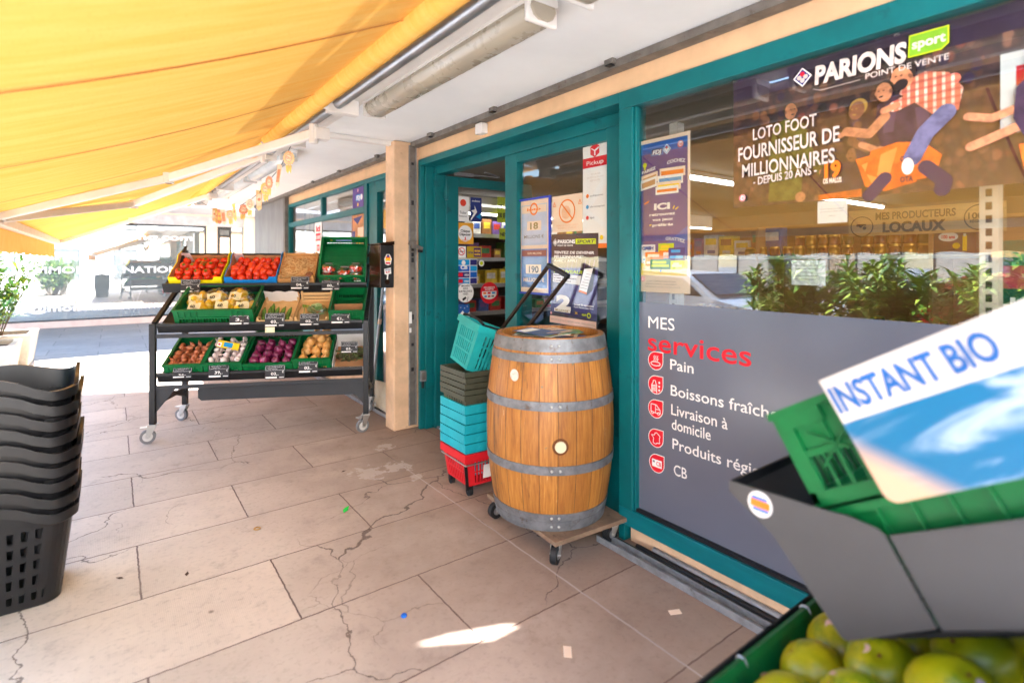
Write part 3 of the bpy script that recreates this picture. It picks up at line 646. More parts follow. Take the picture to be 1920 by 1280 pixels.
for j in range(M + 1):
    y = Y0 + (Y1 - Y0) * j / M
    for i in range(N + 1):
        u = i / N; x = .92 - 1.52 * u; sag = -.035 * math.sin(math.pi * u) + .006 * math.sin(y * 5.7 + u * 2) * math.sin(math.pi * u)
        vs.append((x - .92, y - 3, 2.385 - .632 * u + sag - 2.36))
for j in range(M):
    for i in range(N): a = j * (N + 1) + i; fs.append((a, a + 1, a + N + 2, a + N + 1))
m.add(vs, fs, cloth); fab = m.build("cloth", aw, smooth=True)
for k in range(-4, 7):
    y = 1.85 + 1.1 * k; m = MB()
    for i in range(N):
        P0 = []
        for q in (i, i + 1):
            u = q / N; x = .92 - 1.52 * u; z = 2.385 - .632 * u - .035 * math.sin(math.pi * u) - .0085 - 2.36
            P0.append((x - .92, z))
        (xa, za), (xb, zb) = P0
        m.add([(xa, y - 3 - .007, za), (xb, y - 3 - .007, zb), (xb, y - 3 + .007, zb), (xa, y - 3 + .007, za)], [(0, 1, 2, 3)], seam)
    m.build("seam", aw)
GA, GB = 1.25, 1.65      # the break between the two awning units
for a, b in ((Y0 - 3, GA), (GB, Y1 - 3)): m = MB(); m.cyl((0, a, 0), (0, b, 0), .052, cloth, n=20); m.build("roller", aw, smooth=True)
for a, b in ((Y0 - 3, GA), (GB, Y1 - 3.2)): m = MB(); m.cyl((.115, a, .0), (.115, b, .0), .03, alu, n=14); m.build("torsion_bar", aw, smooth=True)
for a, b in ((Y0 - 3, GA), (GB, Y1 - 3.1)): m = MB(); m.box(.19, a, .035, .25, b, .10, white_met); m.box(.17, a, .10, .27, b, .115, white_met); m.build("back_rail", aw, bevel=.004)
fb = .92
m = MB(); m.box(-1.58, Y0 - 3, -.665, -1.50, Y1 - 3, -.605, white_met); m.box(-1.586, Y0 - 3, -.648, -1.58, Y1 - 3, -.628, navy); m.build("front_bar", aw, bevel=.008)
val = MB(); nv = 160; vs = []; fs = []
for j in range(nv + 1):
    y = Y0 + (Y1 - Y0) * j / nv; wob = .012 * math.sin(y * 9) + .008 * math.sin(y * 23)
    vs += [(-1.565, y - 3, -.665), (-1.565 + wob * .5, y - 3, -.75), (-1.565 + wob, y - 3, -.835 + .008 * math.sin(y * 21))]
for j in range(nv): fs += [(3 * j, 3 * j + 1, 3 * j + 4, 3 * j + 3), (3 * j + 1, 3 * j + 2, 3 * j + 5, 3 * j + 4)]
t = NT("valance_cloth"); t.t.nodes.remove(t.b); cc = t.mix(t.noise(t.obj(), 9, 4), C(240, 176, 96), C(232, 156, 72)); df = t.n("BsdfDiffuse"); t.set(df.inputs[0], cc); tl = t.n("BsdfTranslucent"); t.set(tl.inputs[0], cc)
mx = t.n("MixShader"); mx.inputs[0].default_value = .30; t.set(mx.inputs[1], df.outputs[0]); t.set(mx.inputs[2], tl.outputs[0]); t.set(t.out.inputs[0], mx.outputs[0]); vcl = t.m; val.add(vs, fs, vcl); val.build("valance", aw, smooth=True)
def arm(a, b, c):
    A, B, Cc = [Vector(p) - Vector((.92, 3, 2.36)) for p in (a, b, c)]
    m = MB(); m.bar(A, B, .04, .062, white_met); o = m.build("arm", aw, bevel=.01)
    m2 = MB(); m2.bar(B, Cc, .034, .055, white_met); m2.build("forearm", o, bevel=.01)
    m3 = MB(); m3.cyl(B + Vector((0, 0, -.036)), B + Vector((0, 0, .036)), .034, white_met); m3.cyl(B + Vector((0, 0, -.038)), B + Vector((0, 0, -.036)), .02, black_i); m3.build("elbow", o, smooth=True)
    m4 = MB(); m4.box(A.x, A.y - .035, A.z - .035, A.x + .09, A.y + .035, A.z + .04, white_met); m4.cyl(A + Vector((0, 0, -.06)), A + Vector((0, 0, .06)), .028, white_met); m4.cyl(A + Vector((-.03, .04, -.0)), A + Vector((.03, .04, -.0)), .01, black_i); m4.build("bracket", aw, bevel=.006)
arm((1.0, 3.42, 2.25), (.306, 4.42, 2.035), (-.58, 4.62, 1.74))
arm((1.0, 4.78, 2.33), (.143, 5.79, 1.965), (-.58, 4.78, 1.735))
arm((.98, 7.8, 2.30), (.19, 8.65, 2.0), (-.57, 9.5, 1.73))
for y in (3.1, 4.19, 7.2, 9.4):
    m = MB(); m.box(.06, y - 3 - .03, -.05, .24, y - 3 + .03, .06, white_met); m.cyl((.05, y - 3, -.03), (.05, y - 3, .06), .018, white_met)
    m.cyl((.12, y - 3 - .034, .02), (.12, y - 3 + .034, .02), .012, black_i)
    m.build("wall_bracket", aw, bevel=.004)
# cover plate between roller and slab, with the gap the sliver of sun comes through
m = MB(); z = 2.478
def strip(y0, y1): m.box(.86, y0, z, 1.30, y1, z + .012, white_met)
strip(.45, 4.28); strip(4.66, 11); m.box(.852, .45, z - .05, .86, 4.25, z + .012, white_met)
g0 = [(.86, 4.28), (1.30, 4.28), (1.30, 4.375), (1.22, 4.405), (.90, 4.59), (.86, 4.60)]
g1 = [(.86, 4.60), (.90, 4.595), (1.05, 4.565), (1.25, 4.485), (1.30, 4.45), (1.30, 4.66), (.86, 4.66)]
m.prism([(x, y, z) for x, y in g0], (0, 0, .012), white_met); m.prism([(x, y, z) for x, y in g1], (0, 0, .012), white_met)
o = m.build("cover_plate", aw); o.location = (-.92, -3, -2.36)
# white beam across the walkway ceiling at the pillar
m = MB(); m.box(1.12, 4.36, 2.462, 2.10, 4.42, 2.499, white_met); tag(m.build("ceiling_beam", bevel=.004), "thin white batten across the ceiling at the apricot pillar", "beam")

# ================================================================ CEILING LIGHTS
diff = mat("yellowed_diffuser", C(172, 162, 144), .28, var=.06, vs=3, dirt=C(116, 90, 70), dv=.68, spec=.6)
diff2 = mat("clean_diffuser", C(200, 204, 204), .25, var=.06)
def lamp(label, x, y0, y1, d):
    t = thing("ceiling_light", label, "ceiling light", (x, (y0 + y1) / 2, 2.50), group="tube lights under the walkway ceiling")
    L = (y1 - y0) / 2
    m = MB(); m.box(-.075, -L, -.035, .075, L, -.001, white_met); m.build("housing", t, bevel=.004)
    m = MB(); pr = [(-.07, -.036), (-.078, -.06), (-.06, -.095), (-.03, -.112), (.03, -.112), (.06, -.095), (.078, -.06), (.07, -.036)]; vs = []; fs = []; n = len(pr)
    for y, k in ((-L, .8), (-L + .05, 1), (L - .05, 1), (L, .8)): vs += [(p[0] * k, y, -.036 + (p[1] + .036) * k) for p in pr]
    for r in range(3): fs += [(r * n + i, r * n + i + 1, (r + 1) * n + i + 1, (r + 1) * n + i) for i in range(n - 1)]
    fs += [tuple(range(n - 1, -1, -1)), tuple(range(3 * n, 4 * n))]
    m.add(vs, fs, d); m.build("diffuser", t, smooth=True)
    for s in (-1, 1):
        m = MB(); m.box(-.079, s * (L - .02) - .012, -.113, .079, s * (L - .02) + .012, -.03, white_met); m.build("end_cap", t, bevel=.01)
    return t
lamp("yellowed tube light nearest the big window with rusty stain", 1.36, 1.62, 3.35, diff)
lamp("grey tube light beyond the awning bracket", 1.30, 5.2, 6.75, diff2)
lamp("grey tube light farthest along the walkway ceiling", 1.30, 6.95, 8.9, diff2)
lamp("tube light cut off at the top edge of the picture", 1.36, -.3, 1.45, diff)
# ================================================================ BARREL ON ITS DOLLY
def barrel_mat():
    t = NT("oak_barrel_staves"); v = t.obj(); x, y, z = t.sep(v)
    an = t.math('MULTIPLY', t.math('ADD', t.math('ARCTAN2', y, x), math.pi), 23 / (2 * math.pi))
    wn = t.n("TexWhiteNoise", noise_dimensions='1D'); t.set(wn.inputs["W"], t.math('FLOOR', an)); rv = wn.outputs["Value"]
    fr = t.math('FRACT', an); edge = t.math('MINIMUM', fr, t.math('SUBTRACT', 1, fr))
    wob = t.math('MULTIPLY', t.noise(v, 14, 3), .01)
    gap = t.step(t.math('ADD', edge, wob), .030, .010)
    cb = t.n("CombineXYZ"); t.set(cb.inputs[0], t.math('ADD', t.math('MULTIPLY', an, 1.6), t.math('MULTIPLY', rv, 40))); t.set(cb.inputs[1], t.math('MULTIPLY', rv, 7)); t.set(cb.inputs[2], t.math('MULTIPLY', z, 1.3))
    gr = t.noise(cb.outputs[0], 5, 7, .65, .4)
    c = t.ramp(gr, [(.2, C(104, 58, 18)), (.45, C(158, 100, 38)), (.62, C(182, 124, 54)), (.85, C(200, 148, 80))])
    c = t.mix(t.math('MULTIPLY', rv, .45), c, C(120, 72, 32))
    st = t.step(t.noise(t.map(v, scale=(9, 9, 1.1)), 1, 6, .7), .54, .70)
    c = t.mix(t.math('MULTIPLY', st, .75), c, C(66, 38, 20))
    sc = t.step(t.noise(t.map(v, scale=(30, 30, 5)), 1, 5, .7), .64, .72); c = t.mix(t.math('MULTIPLY', sc, .45), c, C(228, 196, 150))
    gs = t.step(t.noise(t.map(v, loc=(3, 1, 5)), 26, 3, .6), .70, .73); c = t.mix(t.math('MULTIPLY', gs, .55), c, C(40, 96, 84))
    c = t.mix(gap, c, C(58, 32, 16)); t.set(t.b.inputs["Base Color"], c)
    t.b.inputs["Roughness"].default_value = .48
    t.bump(t.math('SUBTRACT', t.math('MULTIPLY', gr, .35), gap), .5, .004); return t.m
oakb = barrel_mat(); hoopm = mat("dull_hoop_steel", C(118, 120, 124), .55, .5, var=.25, vs=14, dirt=C(92, 74, 60), dv=.56, bump=.08)
BX, BY = 1.915, 2.235
bt = thing("barrel", "large oak wine barrel with grey metal hoops used as a stand", "barrel", (BX, BY, .125), R(25))
def brad(z): return .288 + .056 * (1 - ((z - .475) / .475) ** 2)
m = MB(); m.lathe([(brad(.0), 0)] + [(brad(z), z) for z in [i * .95 / 24 for i in range(1, 25)]] + [(.262, .95), (.255, .905), (.01, .905)], oakb, 72, cap1=True)
m.build("staves", bt, smooth=True)
def hoop(z0, z1, th=.0045, name="hoop"):
    m = MB(); k = [z0 + (z1 - z0) * i / 3 for i in range(4)]
    m.lathe([(brad(z0) - .002, z0)] + [(brad(z) + th, z) for z in k] + [(brad(z1) - .002, z1)], hoopm, 72, cap0=False, cap1=False)
    o = m.build(name, bt, smooth=True)
    r = MB()
    for a in (-154, -147):
        for z in ((z0 + z1) / 2,):
            p = Vector((math.cos(R(a)), math.sin(R(a)), 0)) * (brad(z) + th); r.sph((p.x, p.y, z), .0075, steel, nu=10, nv=6)
    r.build("rivet", o, smooth=True)
hoop(.885, .945, .006); hoop(.832, .872, .005); hoop(.604, .648); hoop(.294, .338); hoop(.002, .052, .0055); hoop(.053, .092, .0045)
m = MB()
a = R(-147); z = .435; p = Vector((math.cos(a), math.sin(a), 0)); rr = brad(z)
m.cyl(p * (rr - .01) + Vector((0, 0, z)), p * (rr + .0035) + Vector((0, 0, z)), .040, mat("bung_stain", C(92, 54, 28), .8, var=.3), n=24); m.cyl(p * (rr - .01) + Vector((0, 0, z)), p * (rr + .012) + Vector((0, 0, z)), .030, mat("pale_bung", C(196, 186, 156), .6, var=.12), r2=.027, n=24); m.build("bung", bt, smooth=True)
m = MB()
for aa, zz, s in ((-188, .765, .026),):
    p = Vector((math.cos(R(aa)), math.sin(R(aa)), 0)); q = Vector((-p.y, p.x, 0)); rr = brad(zz) + .0045
    m.add([p * rr + q * s * math.cos(R(k * 20)) + Vector((0, 0, zz + 1.15 * s * math.sin(R(k * 20)))) for k in range(18)], [tuple(range(18))], mat("worn_label", C(190, 184, 174), .8, var=.2, vs=60))
m.build("sticker", bt)
# flyers heaped in the hollow barrel head
fl = [paper, mat("flyer_green", C(120, 150, 80), .5), mat("flyer_teal", C(60, 130, 130), .5), mat("flyer_brown", C(160, 110, 70), .5), cream, mat("flyer_blue", C(70, 100, 150), .5)]
fn = ["white", "green", "teal", "brown", "cream", "blue"]
for i in range(18):
    a = i * 2.4; r = rnd.uniform(.03, .15); f = Flat(.16, .22, fl[i % 6]); f.rect(.1, .62, .9, .92, fl[(i + 1) % 6]); 
    for q in range(4): f.rect(.1, .12 + q * .1, rnd.uniform(.6, .9), .15 + q * .1, grey_i)
    o = f.build("leaflet"); o.rotation_euler = (R(-90 + rnd.uniform(-3, 3)), R(rnd.uniform(-2, 2)), rnd.uniform(0, 6.28)); o.rotation_euler.rotate_axis('X', 0)
    mm = o.rotation_euler.to_matrix(); c = mm @ Vector((.075, 0, .105)); o.location = Vector((BX + r * math.cos(a), BY + r * math.sin(a), 1.034 + .0026 * i)) - c
    tag(o, "printed leaflet in the heap on the barrel head", "leaflet", "leaflets heaped on the barrel")
# dolly
dw = mat("worn_plywood", C(128, 104, 84), .85, var=.22, vs=10, bump=.2, dirt=C(70, 54, 44), dv=.58)
dl = thing("dolly", "low plywood dolly on four casters carrying the barrel", "dolly", (1.935, 2.225, 0), R(-4))
m = MB(); m.box(-.235, -.325, .103, .235, .325, .125, dw); m.build("board", dl, bevel=.003)
for sx in (-1, 1):
    for sy in (-1, 1):
        x, y = sx * .185, sy * .27; c = MB(); ww = MB(); aa = R(rnd.uniform(-40, 40)) + (0 if sx < 0 else .6)
        c.box(x - .04, y - .03, .099, x + .04, y + .03, .1025, steel)
        c.T = Matrix.Translation((x, y, 0)) @ Matrix.Rotation(aa, 4, 'Z'); ww.T = c.T
        for k in (-1, 1): c.prism([(-.03, k * .02, .098), (.03, k * .02, .098), (-.012, k * .02, .03), (-.038, k * .02, .03)], (0, k * .003, 0), steel)
        c.cyl((-.025, -.028, .044), (-.025, .028, .044), .007, steel)
        ww.cyl((-.025, -.016, .044), (-.025, .016, .044), .043, rubber_b, n=24); ww.cyl((-.025, -.017, .044), (-.025, .017, .044), .022, alu, n=16)
        o = c.build("caster", dl, bevel=.001); ww.build("wheel", o, smooth=True)
# small rubbish caught at the wheel
# ================================================================ HAND BASKETS
def basket_bm(mb, w, d, h, mt, rim=.045, taper=.86, slots=True, rows=2, n=11):
    """open nesting basket, base centre at the origin, rim at height h"""
    def ring(k, z, off=0): return [(sx * (w / 2 * k + off), sy * (d / 2 * k + off), z) for sx, sy in ((-1, -1), (1, -1), (1, 1), (-1, 1))]
    t = .004; b = ring(taper, 0); tp = ring(1, h)
    # floor, inside faces
    mb.add(ring(taper, 0) + ring(taper, .004), [(3, 2, 1, 0), (4, 5, 6, 7)], mt)
    z1 = h - rim
    for i in range(4):
        j = (i + 1) % 4; A, B, Cc, D = Vector(b[i]), Vector(b[j]), Vector(tp[j]), Vector(tp[i])
        up = (D - A); ax = (B - A).normalized(); nrm = ax.cross(up).normalized() * t
        L = (B - A).length; cols = max(4, int(n * L / .4))
        def q(u, v): return (A.lerp(B, u)).lerp(D.lerp(Cc, u), v)
        def slab(u0, v0, u1, v1):
            a, b2, c2, d2 = q(u0, v0), q(u1, v0), q(u1, v1), q(u0, v1); mb.add([a, b2, c2, d2, a - nrm, b2 - nrm, c2 - nrm, d2 - nrm], [(0, 1, 2, 3), (7, 6, 5, 4), (0, 4, 5, 1), (1, 5, 6, 2), (2, 6, 7, 3), (3, 7, 4, 0)], mt)
        vr = z1 / h
        if not slots: slab(0, 0, 1, vr); continue
        cuts = [.07 + (vr - .12) * k / rows for k in range(rows + 1)]
        slab(0, 0, 1, cuts[0]); slab(0, cuts[-1], 1, vr)
        for k in range(rows):
            v0, v1 = cuts[k], cuts[k + 1]
            if k: slab(0, v0 - .012, 1, v0 + .03); v0 += .03
            if k < rows - 1: v1 -= .012
            m0 = .12; slab(0, v0, m0, v1); slab(1 - m0, v0, 1, v1)
            for c in range(cols + 1):
                u = m0 + (1 - 2 * m0) * c / cols; e = .28 / cols * (1 - 2 * m0)
                slab(max(m0, u - e), v0, min(1 - m0, u + e), v1)
    # rim band, standing out
    o0 = ring(1, z1, .0095); o1 = ring(1, h, .010); i1 = ring(1, h, -.004); i0 = ring(z1 / h * (1 - taper) + taper, z1, -.004)
    vs = o0 + o1 + i1 + i0; fs = []
    for r in range(4): fs += [(r * 4 + i, r * 4 + (i + 1) % 4, ((r + 1) % 4) * 4 + (i + 1) % 4, ((r + 1) % 4) * 4 + i) for i in range(4)]
    mb.add(vs, fs, mt)
aqua = mat("aqua_basket_plastic", C(22, 160, 176), .5, var=.10, vs=12, dirt=C(110, 196, 204), dv=.6, stretch=(1, 1, .4))
olive = mat("olive_basket_plastic", C(72, 74, 60), .5, var=.15, vs=12); redp = mat("red_basket_plastic", C(206, 30, 40), .42, var=.08)
turq = mat("turquoise_basket_plastic", C(30, 160, 160), .45, var=.10)
QX, QY, QR = 1.955, 2.955, R(-2)
BW, BD, BH = .44, .31, .21
t = thing("wheeled_basket", "red wheeled shopping basket with wire frame at the stack's bottom", "basket", (QX, QY, 0), QR, "shopping baskets stacked by the door")
m = MB(); m.T = Matrix.Translation((0, 0, .062)); basket_bm(m, BW, BD, BH, redp, rim=.05, rows=2, n=14); m.build("basket_body", t)
m = MB()
zz = .205; k = .5 * (.86 + .14 * (zz - .062) / BH); hx, hy = BW * k + .012, BD * k + .012
m.tube([(-hx, -hy, zz), (hx, -hy, zz), (hx, hy, zz), (-hx, hy, zz), (-hx, -hy, zz)], .0045, steel)
m.build("wire_frame", t, smooth=True)
m = MB(); m.prism([(-BW * .43 - .02, -BD * .43 - .012, .045), (-BW * .43 + .0, -BD * .43 - .012, .045), (-BW * .47 + .0, -BD * .47 - .008, .20), (-BW * .47 - .02, -BD * .47 - .008, .20)], (0, .006, 0), black); m.build("corner_strut", t)
m = MB(); m.T = Matrix.Translation((-.02, -BD * .455 - .006, .10)) @ Matrix.Rotation(R(5), 4, 'X'); m.box(-.07, -.001, 0, .07, .001, .085, paper); m.build("sticker", t)
for sx in (-1, 1):
    for sy in (-1, 1):
        m = MB(); x, y = sx * .17, sy * .115; m.cyl((x - .012, y, .026), (x + .012, y, .026), .026, rubber_b, n=18); m.box(x - .018, y - .016, .03, x + .018, y + .016, .068, black); m.build("wheel", t, smooth=True)
z = .062 + .062
labels_a = ["aqua plastic basket directly above the red basket", "aqua plastic basket second above the red one", "aqua plastic basket in the middle of its colour", "aqua plastic basket second below the olive ones", "aqua plastic basket directly under the olive baskets"]
labels_o = ["olive green basket lowest of its colour, on the aqua ones", "olive green basket second from the bottom of its colour", "olive green basket in the middle of its colour", "olive green basket second from the top of its colour", "topmost olive basket, under the tilted turquoise one"]
for i in range(5):
    m = MB(); basket_bm(m, BW * (1 + .006 * rnd.uniform(-1, 1)), BD, BH, aqua, rim=.053, rows=2, n=12)
    o = m.build("basket", loc=(QX + rnd.uniform(-.003, .003), QY + rnd.uniform(-.003, .003), z), rot=(0, 0, QR + R(rnd.uniform(-.7, .7)))); tag(o, labels_a[i], "basket", "shopping baskets stacked by the door"); z += .0595
for i in range(5):
    m = MB(); basket_bm(m, BW, BD, BH, olive, rim=.030, rows=2, n=12)
    o = m.build("basket", loc=(QX + rnd.uniform(-.003, .003), QY + rnd.uniform(-.003, .003), z), rot=(0, 0, QR + R(rnd.uniform(-.7, .7)))); tag(o, labels_o[i], "basket", "shopping baskets stacked by the door"); z += .036
topz = z - .036 + BH
t = thing("basket", "turquoise shopping basket lying tilted on top of the stack", "basket", (QX - .01, QY - .01, topz - .035), group="shopping baskets stacked by the door", rot=(R(8), R(20), R(-6)))
m = MB(); basket_bm(m, .44, .32, .29, turq, rim=.042, rows=3, n=13); m.build("basket_body", t)
m = MB(); m.tube([(-.20, -.155, .298), (-.20, -.06, .312), (-.20, .06, .312), (-.20, .155, .298)], .009, black); m.tube([(-.195, -.16, .296), (.0, -.17, .308), (.195, -.16, .296)], .006, black); m.build("handle", t, smooth=True)
Pn = [(1.975, 3.03, .80), (2.165, 2.535, 1.432), (2.172, 2.372, 1.368), (2.00, 2.83, .80)]; brn = mat("dark_bronze_tube", C(40, 30, 26), .35, .3)
m = MB()
for a, b in zip(Pn, Pn[1:]): m.bar(a, b, .020, .020, brn, up=(1, 0, 0))
bpy.context.view_layer.update(); o = m.build("pull_handle", t, bevel=.003); o.matrix_parent_inverse = t.matrix_world.inverted()
m = MB(); m.bar(Vector(Pn[1]) + Vector((0, .010, .003)), Vector(Pn[2]) + Vector((0, -.010, -.003)), .028, .028, black, up=(1, 0, 0)); o2 = m.build("grip", o, bevel=.005)

# ================================================================ BLACK BASKET STACK, LEFT
blk = mat("black_basket_plastic", C(20, 20, 22), .34, var=.25, vs=7, spec=.4)
def rrect(w, d, r, n=7):
    pts = []
    for cx, cy, a0 in ((w / 2 - r, -d / 2 + r, -90), (w / 2 - r, d / 2 - r, 0), (-w / 2 + r, d / 2 - r, 90), (-w / 2 + r, -d / 2 + r, 180)):
        for i in range(n): pts.append((cx + r * math.cos(R(a0 + 90 * i / (n - 1))), cy + r * math.sin(R(a0 + 90 * i / (n - 1)))))
    out = []
    for a, b in zip(pts, pts[1:] + pts[:1]):
        L = math.hypot(b[0] - a[0], b[1] - a[1]); k = max(1, int(L / .045))
        out += [(a[0] + (b[0] - a[0]) * i / k, a[1] + (b[1] - a[1]) * i / k) for i in range(k)]
    return out
def black_basket(full):
    w, d, h = .50, .40, .43; m = MB()
    top = rrect(w, d, .085); bot = [(x * .80, y * .80) for x, y in top]; n = len(top)
    def wave(x, y): return .026 * math.cos(2 * math.pi * x / w * 1.0) * (1 if abs(y) > d * .3 else .2) - .03 * math.exp(-((x - .15) / .08) ** 2) * (y < -.1) + .032 * math.exp(-((math.hypot(x - w / 2, y - d * .32)) / .07) ** 2)
    zr = [h + wave(x, y) for x, y in top]
    def lv(f): return [(bx + (tx - bx) * f, by + (ty - by) * f) for (bx, by), (tx, ty) in zip(bot, top)]
    def band(loA, zA, loB, zB, off0=0, off1=0):
        a = [(x * (1 + off0), y * (1 + off0), z) for (x, y), z in zip(loA, zA)]; b = [(x * (1 + off1), y * (1 + off1), z) for (x, y), z in zip(loB, zB)]
        m.add(a + b, [(i, (i + 1) % n, n + (i + 1) % n, n + i) for i in range(n)], blk)
    # upper plain wall and rim (two skins)
    f0 = .78; z0 = [h * f0] * n; zb = [z - .040 for z in zr]
    band(lv(f0), z0, lv(.97), zb); band(lv(.97), zb, lv(.97), zb, 0, .06); band(lv(.97), zb, top, zr, .06, .06); band(top, zr, top, zr, .06, .0)
    band(top, zr, lv(f0), z0, 0, -.012)
    if full: m.add([(x, y, .012) for x, y in bot], [tuple(range(n))], blk); band(bot, [0.0] * n, bot, [.012] * n)
    if not full: band(lv(.48), [h * .48] * n, lv(f0), z0)
    else:
        rows = 5; zz = [.012 + (h * f0 - .012) * k / rows for k in range(rows + 1)]
        for k in range(rows):
            za, zb_ = zz[k], zz[k + 1]; g = (zb_ - za) * .3
            for (a, b) in ((za, za + g),):
                band(lv(a / h), [a] * n, lv(b / h), [b] * n); band(lv(a / h), [a] * n, lv(b / h), [b] * n, -.015, -.015)
            for i in range(n):
                j = (i + 1) % n
                A0, A1 = lv((za + g) / h), lv(zb_ / h)
                c = ((A0[i][0] + A0[j][0]) / 2, (A0[i][1] + A0[j][1]) / 2); corner = abs(c[0]) > w * .29 and abs(c[1]) > d * .27
                for s0, s1 in ([(0, 1)] if corner else [(0, .22), (.78, 1)]):
                    def q(Q, u, z, e): return ((Q[i][0] + (Q[j][0] - Q[i][0]) * u) * e, (Q[i][1] + (Q[j][1] - Q[i][1]) * u) * e, z)
                    s0b, s1b = (s0, s1) if corner else ((0, .30) if s0 == 0 else (.70, 1))
                    vs = [q(A0, s0b, za + g, 1), q(A0, s1b, za + g, 1), q(A1, s1, zb_, 1), q(A1, s0, zb_, 1)]; vs += [(x * .975, y * .975, z) for x, y, z in vs]
                    m.add(vs, [(0, 1, 2, 3), (7, 6, 5, 4), (0, 3, 7, 4), (1, 5, 6, 2), (2, 6, 7, 3), (0, 4, 5, 1)], blk)
    return m
SX, SY = -.385, 3.17
t0 = black_basket(True).build("basket", smooth=True, loc=(SX, SY, .004)); tag(t0, "black slotted shopping basket at the bottom of the tall stack", "basket", "black baskets in a tall stack")
pr = black_basket(True).build("basket", smooth=True)
names = ["second", "third", "fourth", "fifth", "sixth", "seventh", "eighth"]
for i in range(8):
    o = pr if i == 0 else dup(pr); o.location = (SX + rnd.uniform(-.006, .006), SY + rnd.uniform(-.006, .006), .004 + .0645 * (i + 1)); o.rotation_euler = (R(rnd.uniform(-.6, .6)), R(rnd.uniform(-.6, .6)), R(rnd.uniform(-1.2, 1.2)))
    tag(o, ("black basket %s from the bottom of the tall stack" % names[i]) if i < 7 else "topmost open black basket of the tall stack", "basket", "black baskets in a tall stack")

# ================================================================ CRATES
def crate_bm(m, w, d, h, mt, cols=7, dcols=9, floor_slats=True, handle=True, t=.012):
    """slotted stacking crate, front-left-bottom corner at the origin"""
    m.box(0, 0, 0, w, d, .006, mt)
    if floor_slats:
        k = int(d / .035)
        for i in range(k): m.box(t, .02 + i * (d - .04) / k, .006, w - t, .032 + i * (d - .04) / k, .010, mt)
    def side(p, u, n, L, cn):
        p, u, n = Vector(p), Vector(u), Vector(n); z = Vector((0, 0, 1))
        def bx(a, b, c, e, i0, i1):
            vs = [p + u * x + n * y + z * q for q in (c, e) for x, y in ((a, i0), (b, i0), (b, i1), (a, i1))]
            m.add(vs, [(3, 2, 1, 0), (4, 5, 6, 7), (0, 1, 5, 4), (1, 2, 6, 5), (2, 3, 7, 6), (3, 0, 4, 7)], mt)
        bx(0, L, .006, .028, 0, t); bx(-.004, L + .004, h - .016, h, -.006, t + .002)
        bx(0, .035, .028, h - .016, .0005, t); bx(L - .035, L, .028, h - .016, .0005, t)
        mid = h * .5; bx(.035, L - .035, mid - .007, mid + .007, .002, t - .001)
        bx(.035, L - .035, mid, h - .016, t * .72, t * .8)      # thin inner web, recessed
        for i in range(1, cn):
            x = .035 + (L - .07) * i / cn
            if handle and abs(x - L / 2) < L * .16: bx(x - .0035, x + .0035, .028, mid - .007, .0015, t - .002)
            else: bx(x - .0035, x + .0035, .028, h - .016, .0015, t - .002)
        for k in range(cn):
            x = .035 + (L - .07) * (k + .5) / cn; bx(x - .0025, x + .0025, .028, mid - .007, .003, t - .003)
    side((0, 0, 0), (1, 0, 0), (0, 1, 0), w, cols); side((w, d, 0), (-1, 0, 0), (0, -1, 0), w, cols)
    side((0, d, 0), (0, -1, 0), (1, 0, 0), d, dcols); side((w, 0, 0), (0, 1, 0), (-1, 0, 0), d, dcols)
    return m
# ================================================================ FAR PRODUCE STAND
TH = math.atan2(-.731, 1.487)
SF = Matrix.Translation((.245, 5.197, 0)) @ Matrix.Rotation(TH, 4, 'Z')
W = 1.66
ps = thing("produce_stand", "black three tier produce stand on casters in front of the far shop", "produce stand", (.245, 5.197, 0), TH)
for x in (.01, W + .01):
    m = MB(); m.box(x - .022, -.02, .15, x + .022, .02, .955, black); m.build("leg", ps, bevel=.003)
    m = MB(); m.box(x - .022, .60, .15, x + .022, .64, 1.56, black); m.build("leg", ps, bevel=.003)
    m = MB(); m.bar((x, .02, .955), (x, .61, 1.30), .03, .035, black, up=(1, 0, 0)); m.build("side_rail", ps, bevel=.003); m = MB(); m.bar((x, .02, .30), (x, .60, .30), .03, .03, black); m.build("side_rail", ps, bevel=.003)
    m = MB(); s = 1 if x < 1 else -1; m.prism([(x + s * .022, -.004, .432), (x + s * .022, -.004, .24), (x + s * .17, -.004, .432)], (0, .006, 0), anth); m.build("gusset", ps)
    m = MB(); m.prism([(x - .012, .60, 1.57), (x - .012, .64, 1.60), (x - .012, .56, 1.45), (x - .012, .52, 1.44)], (.024, 0, 0), black); m.build("end_bracket", ps)
LIFT = {.556: .030, .957: .040, 1.268: .066}
def tray(name, yf, zt, x0, x1, depth, tilt, back):
    m = MB(); m.box(x0, yf - .012, zt - .006, x1, yf + .03, zt, black); m.box(x0, yf - .012, zt - .02, x1, yf - .008, zt - .006, black)
    m.prism([(x0, yf - .006, zt - .02), (x0, yf + .022, zt - .078), (x0, yf + .026, zt - .078), (x0, yf - .002, zt - .02)], (x1 - x0, 0, 0), black2)
    dz = depth * math.tan(tilt); fl_ = LIFT[zt]
    m.prism([(x0, yf + .022, zt - .082 + fl_), (x0, yf + .022 + depth, zt - .082 + dz + fl_), (x0, yf + .022 + depth, zt - .078 + dz + fl_), (x0, yf + .022, zt - .078 + fl_)], (x1 - x0, 0, 0), black2)
    m.build(name, ps)
TL = R(28)
tray("tray", 0, .556, .04, W - .02, .50, TL, 0); tray("tray", 0, .957, .04, W - .02, .50, TL, 0); tray("tray", .30, 1.268, -.045, W - .01, .34, TL, 0)
for z in (.445, .858):
    m = MB(); m.box(.034, -.016, z - .018, W - .014, .014, z + .012, anth); m.build("crossbar", ps, bevel=.003)
m = MB(); m.box(.04, .605, 1.505, W, .635, 1.535, black); m.box(.04, .61, 1.395, W, .63, 1.42, black); m.build("back_rail", ps, bevel=.003)
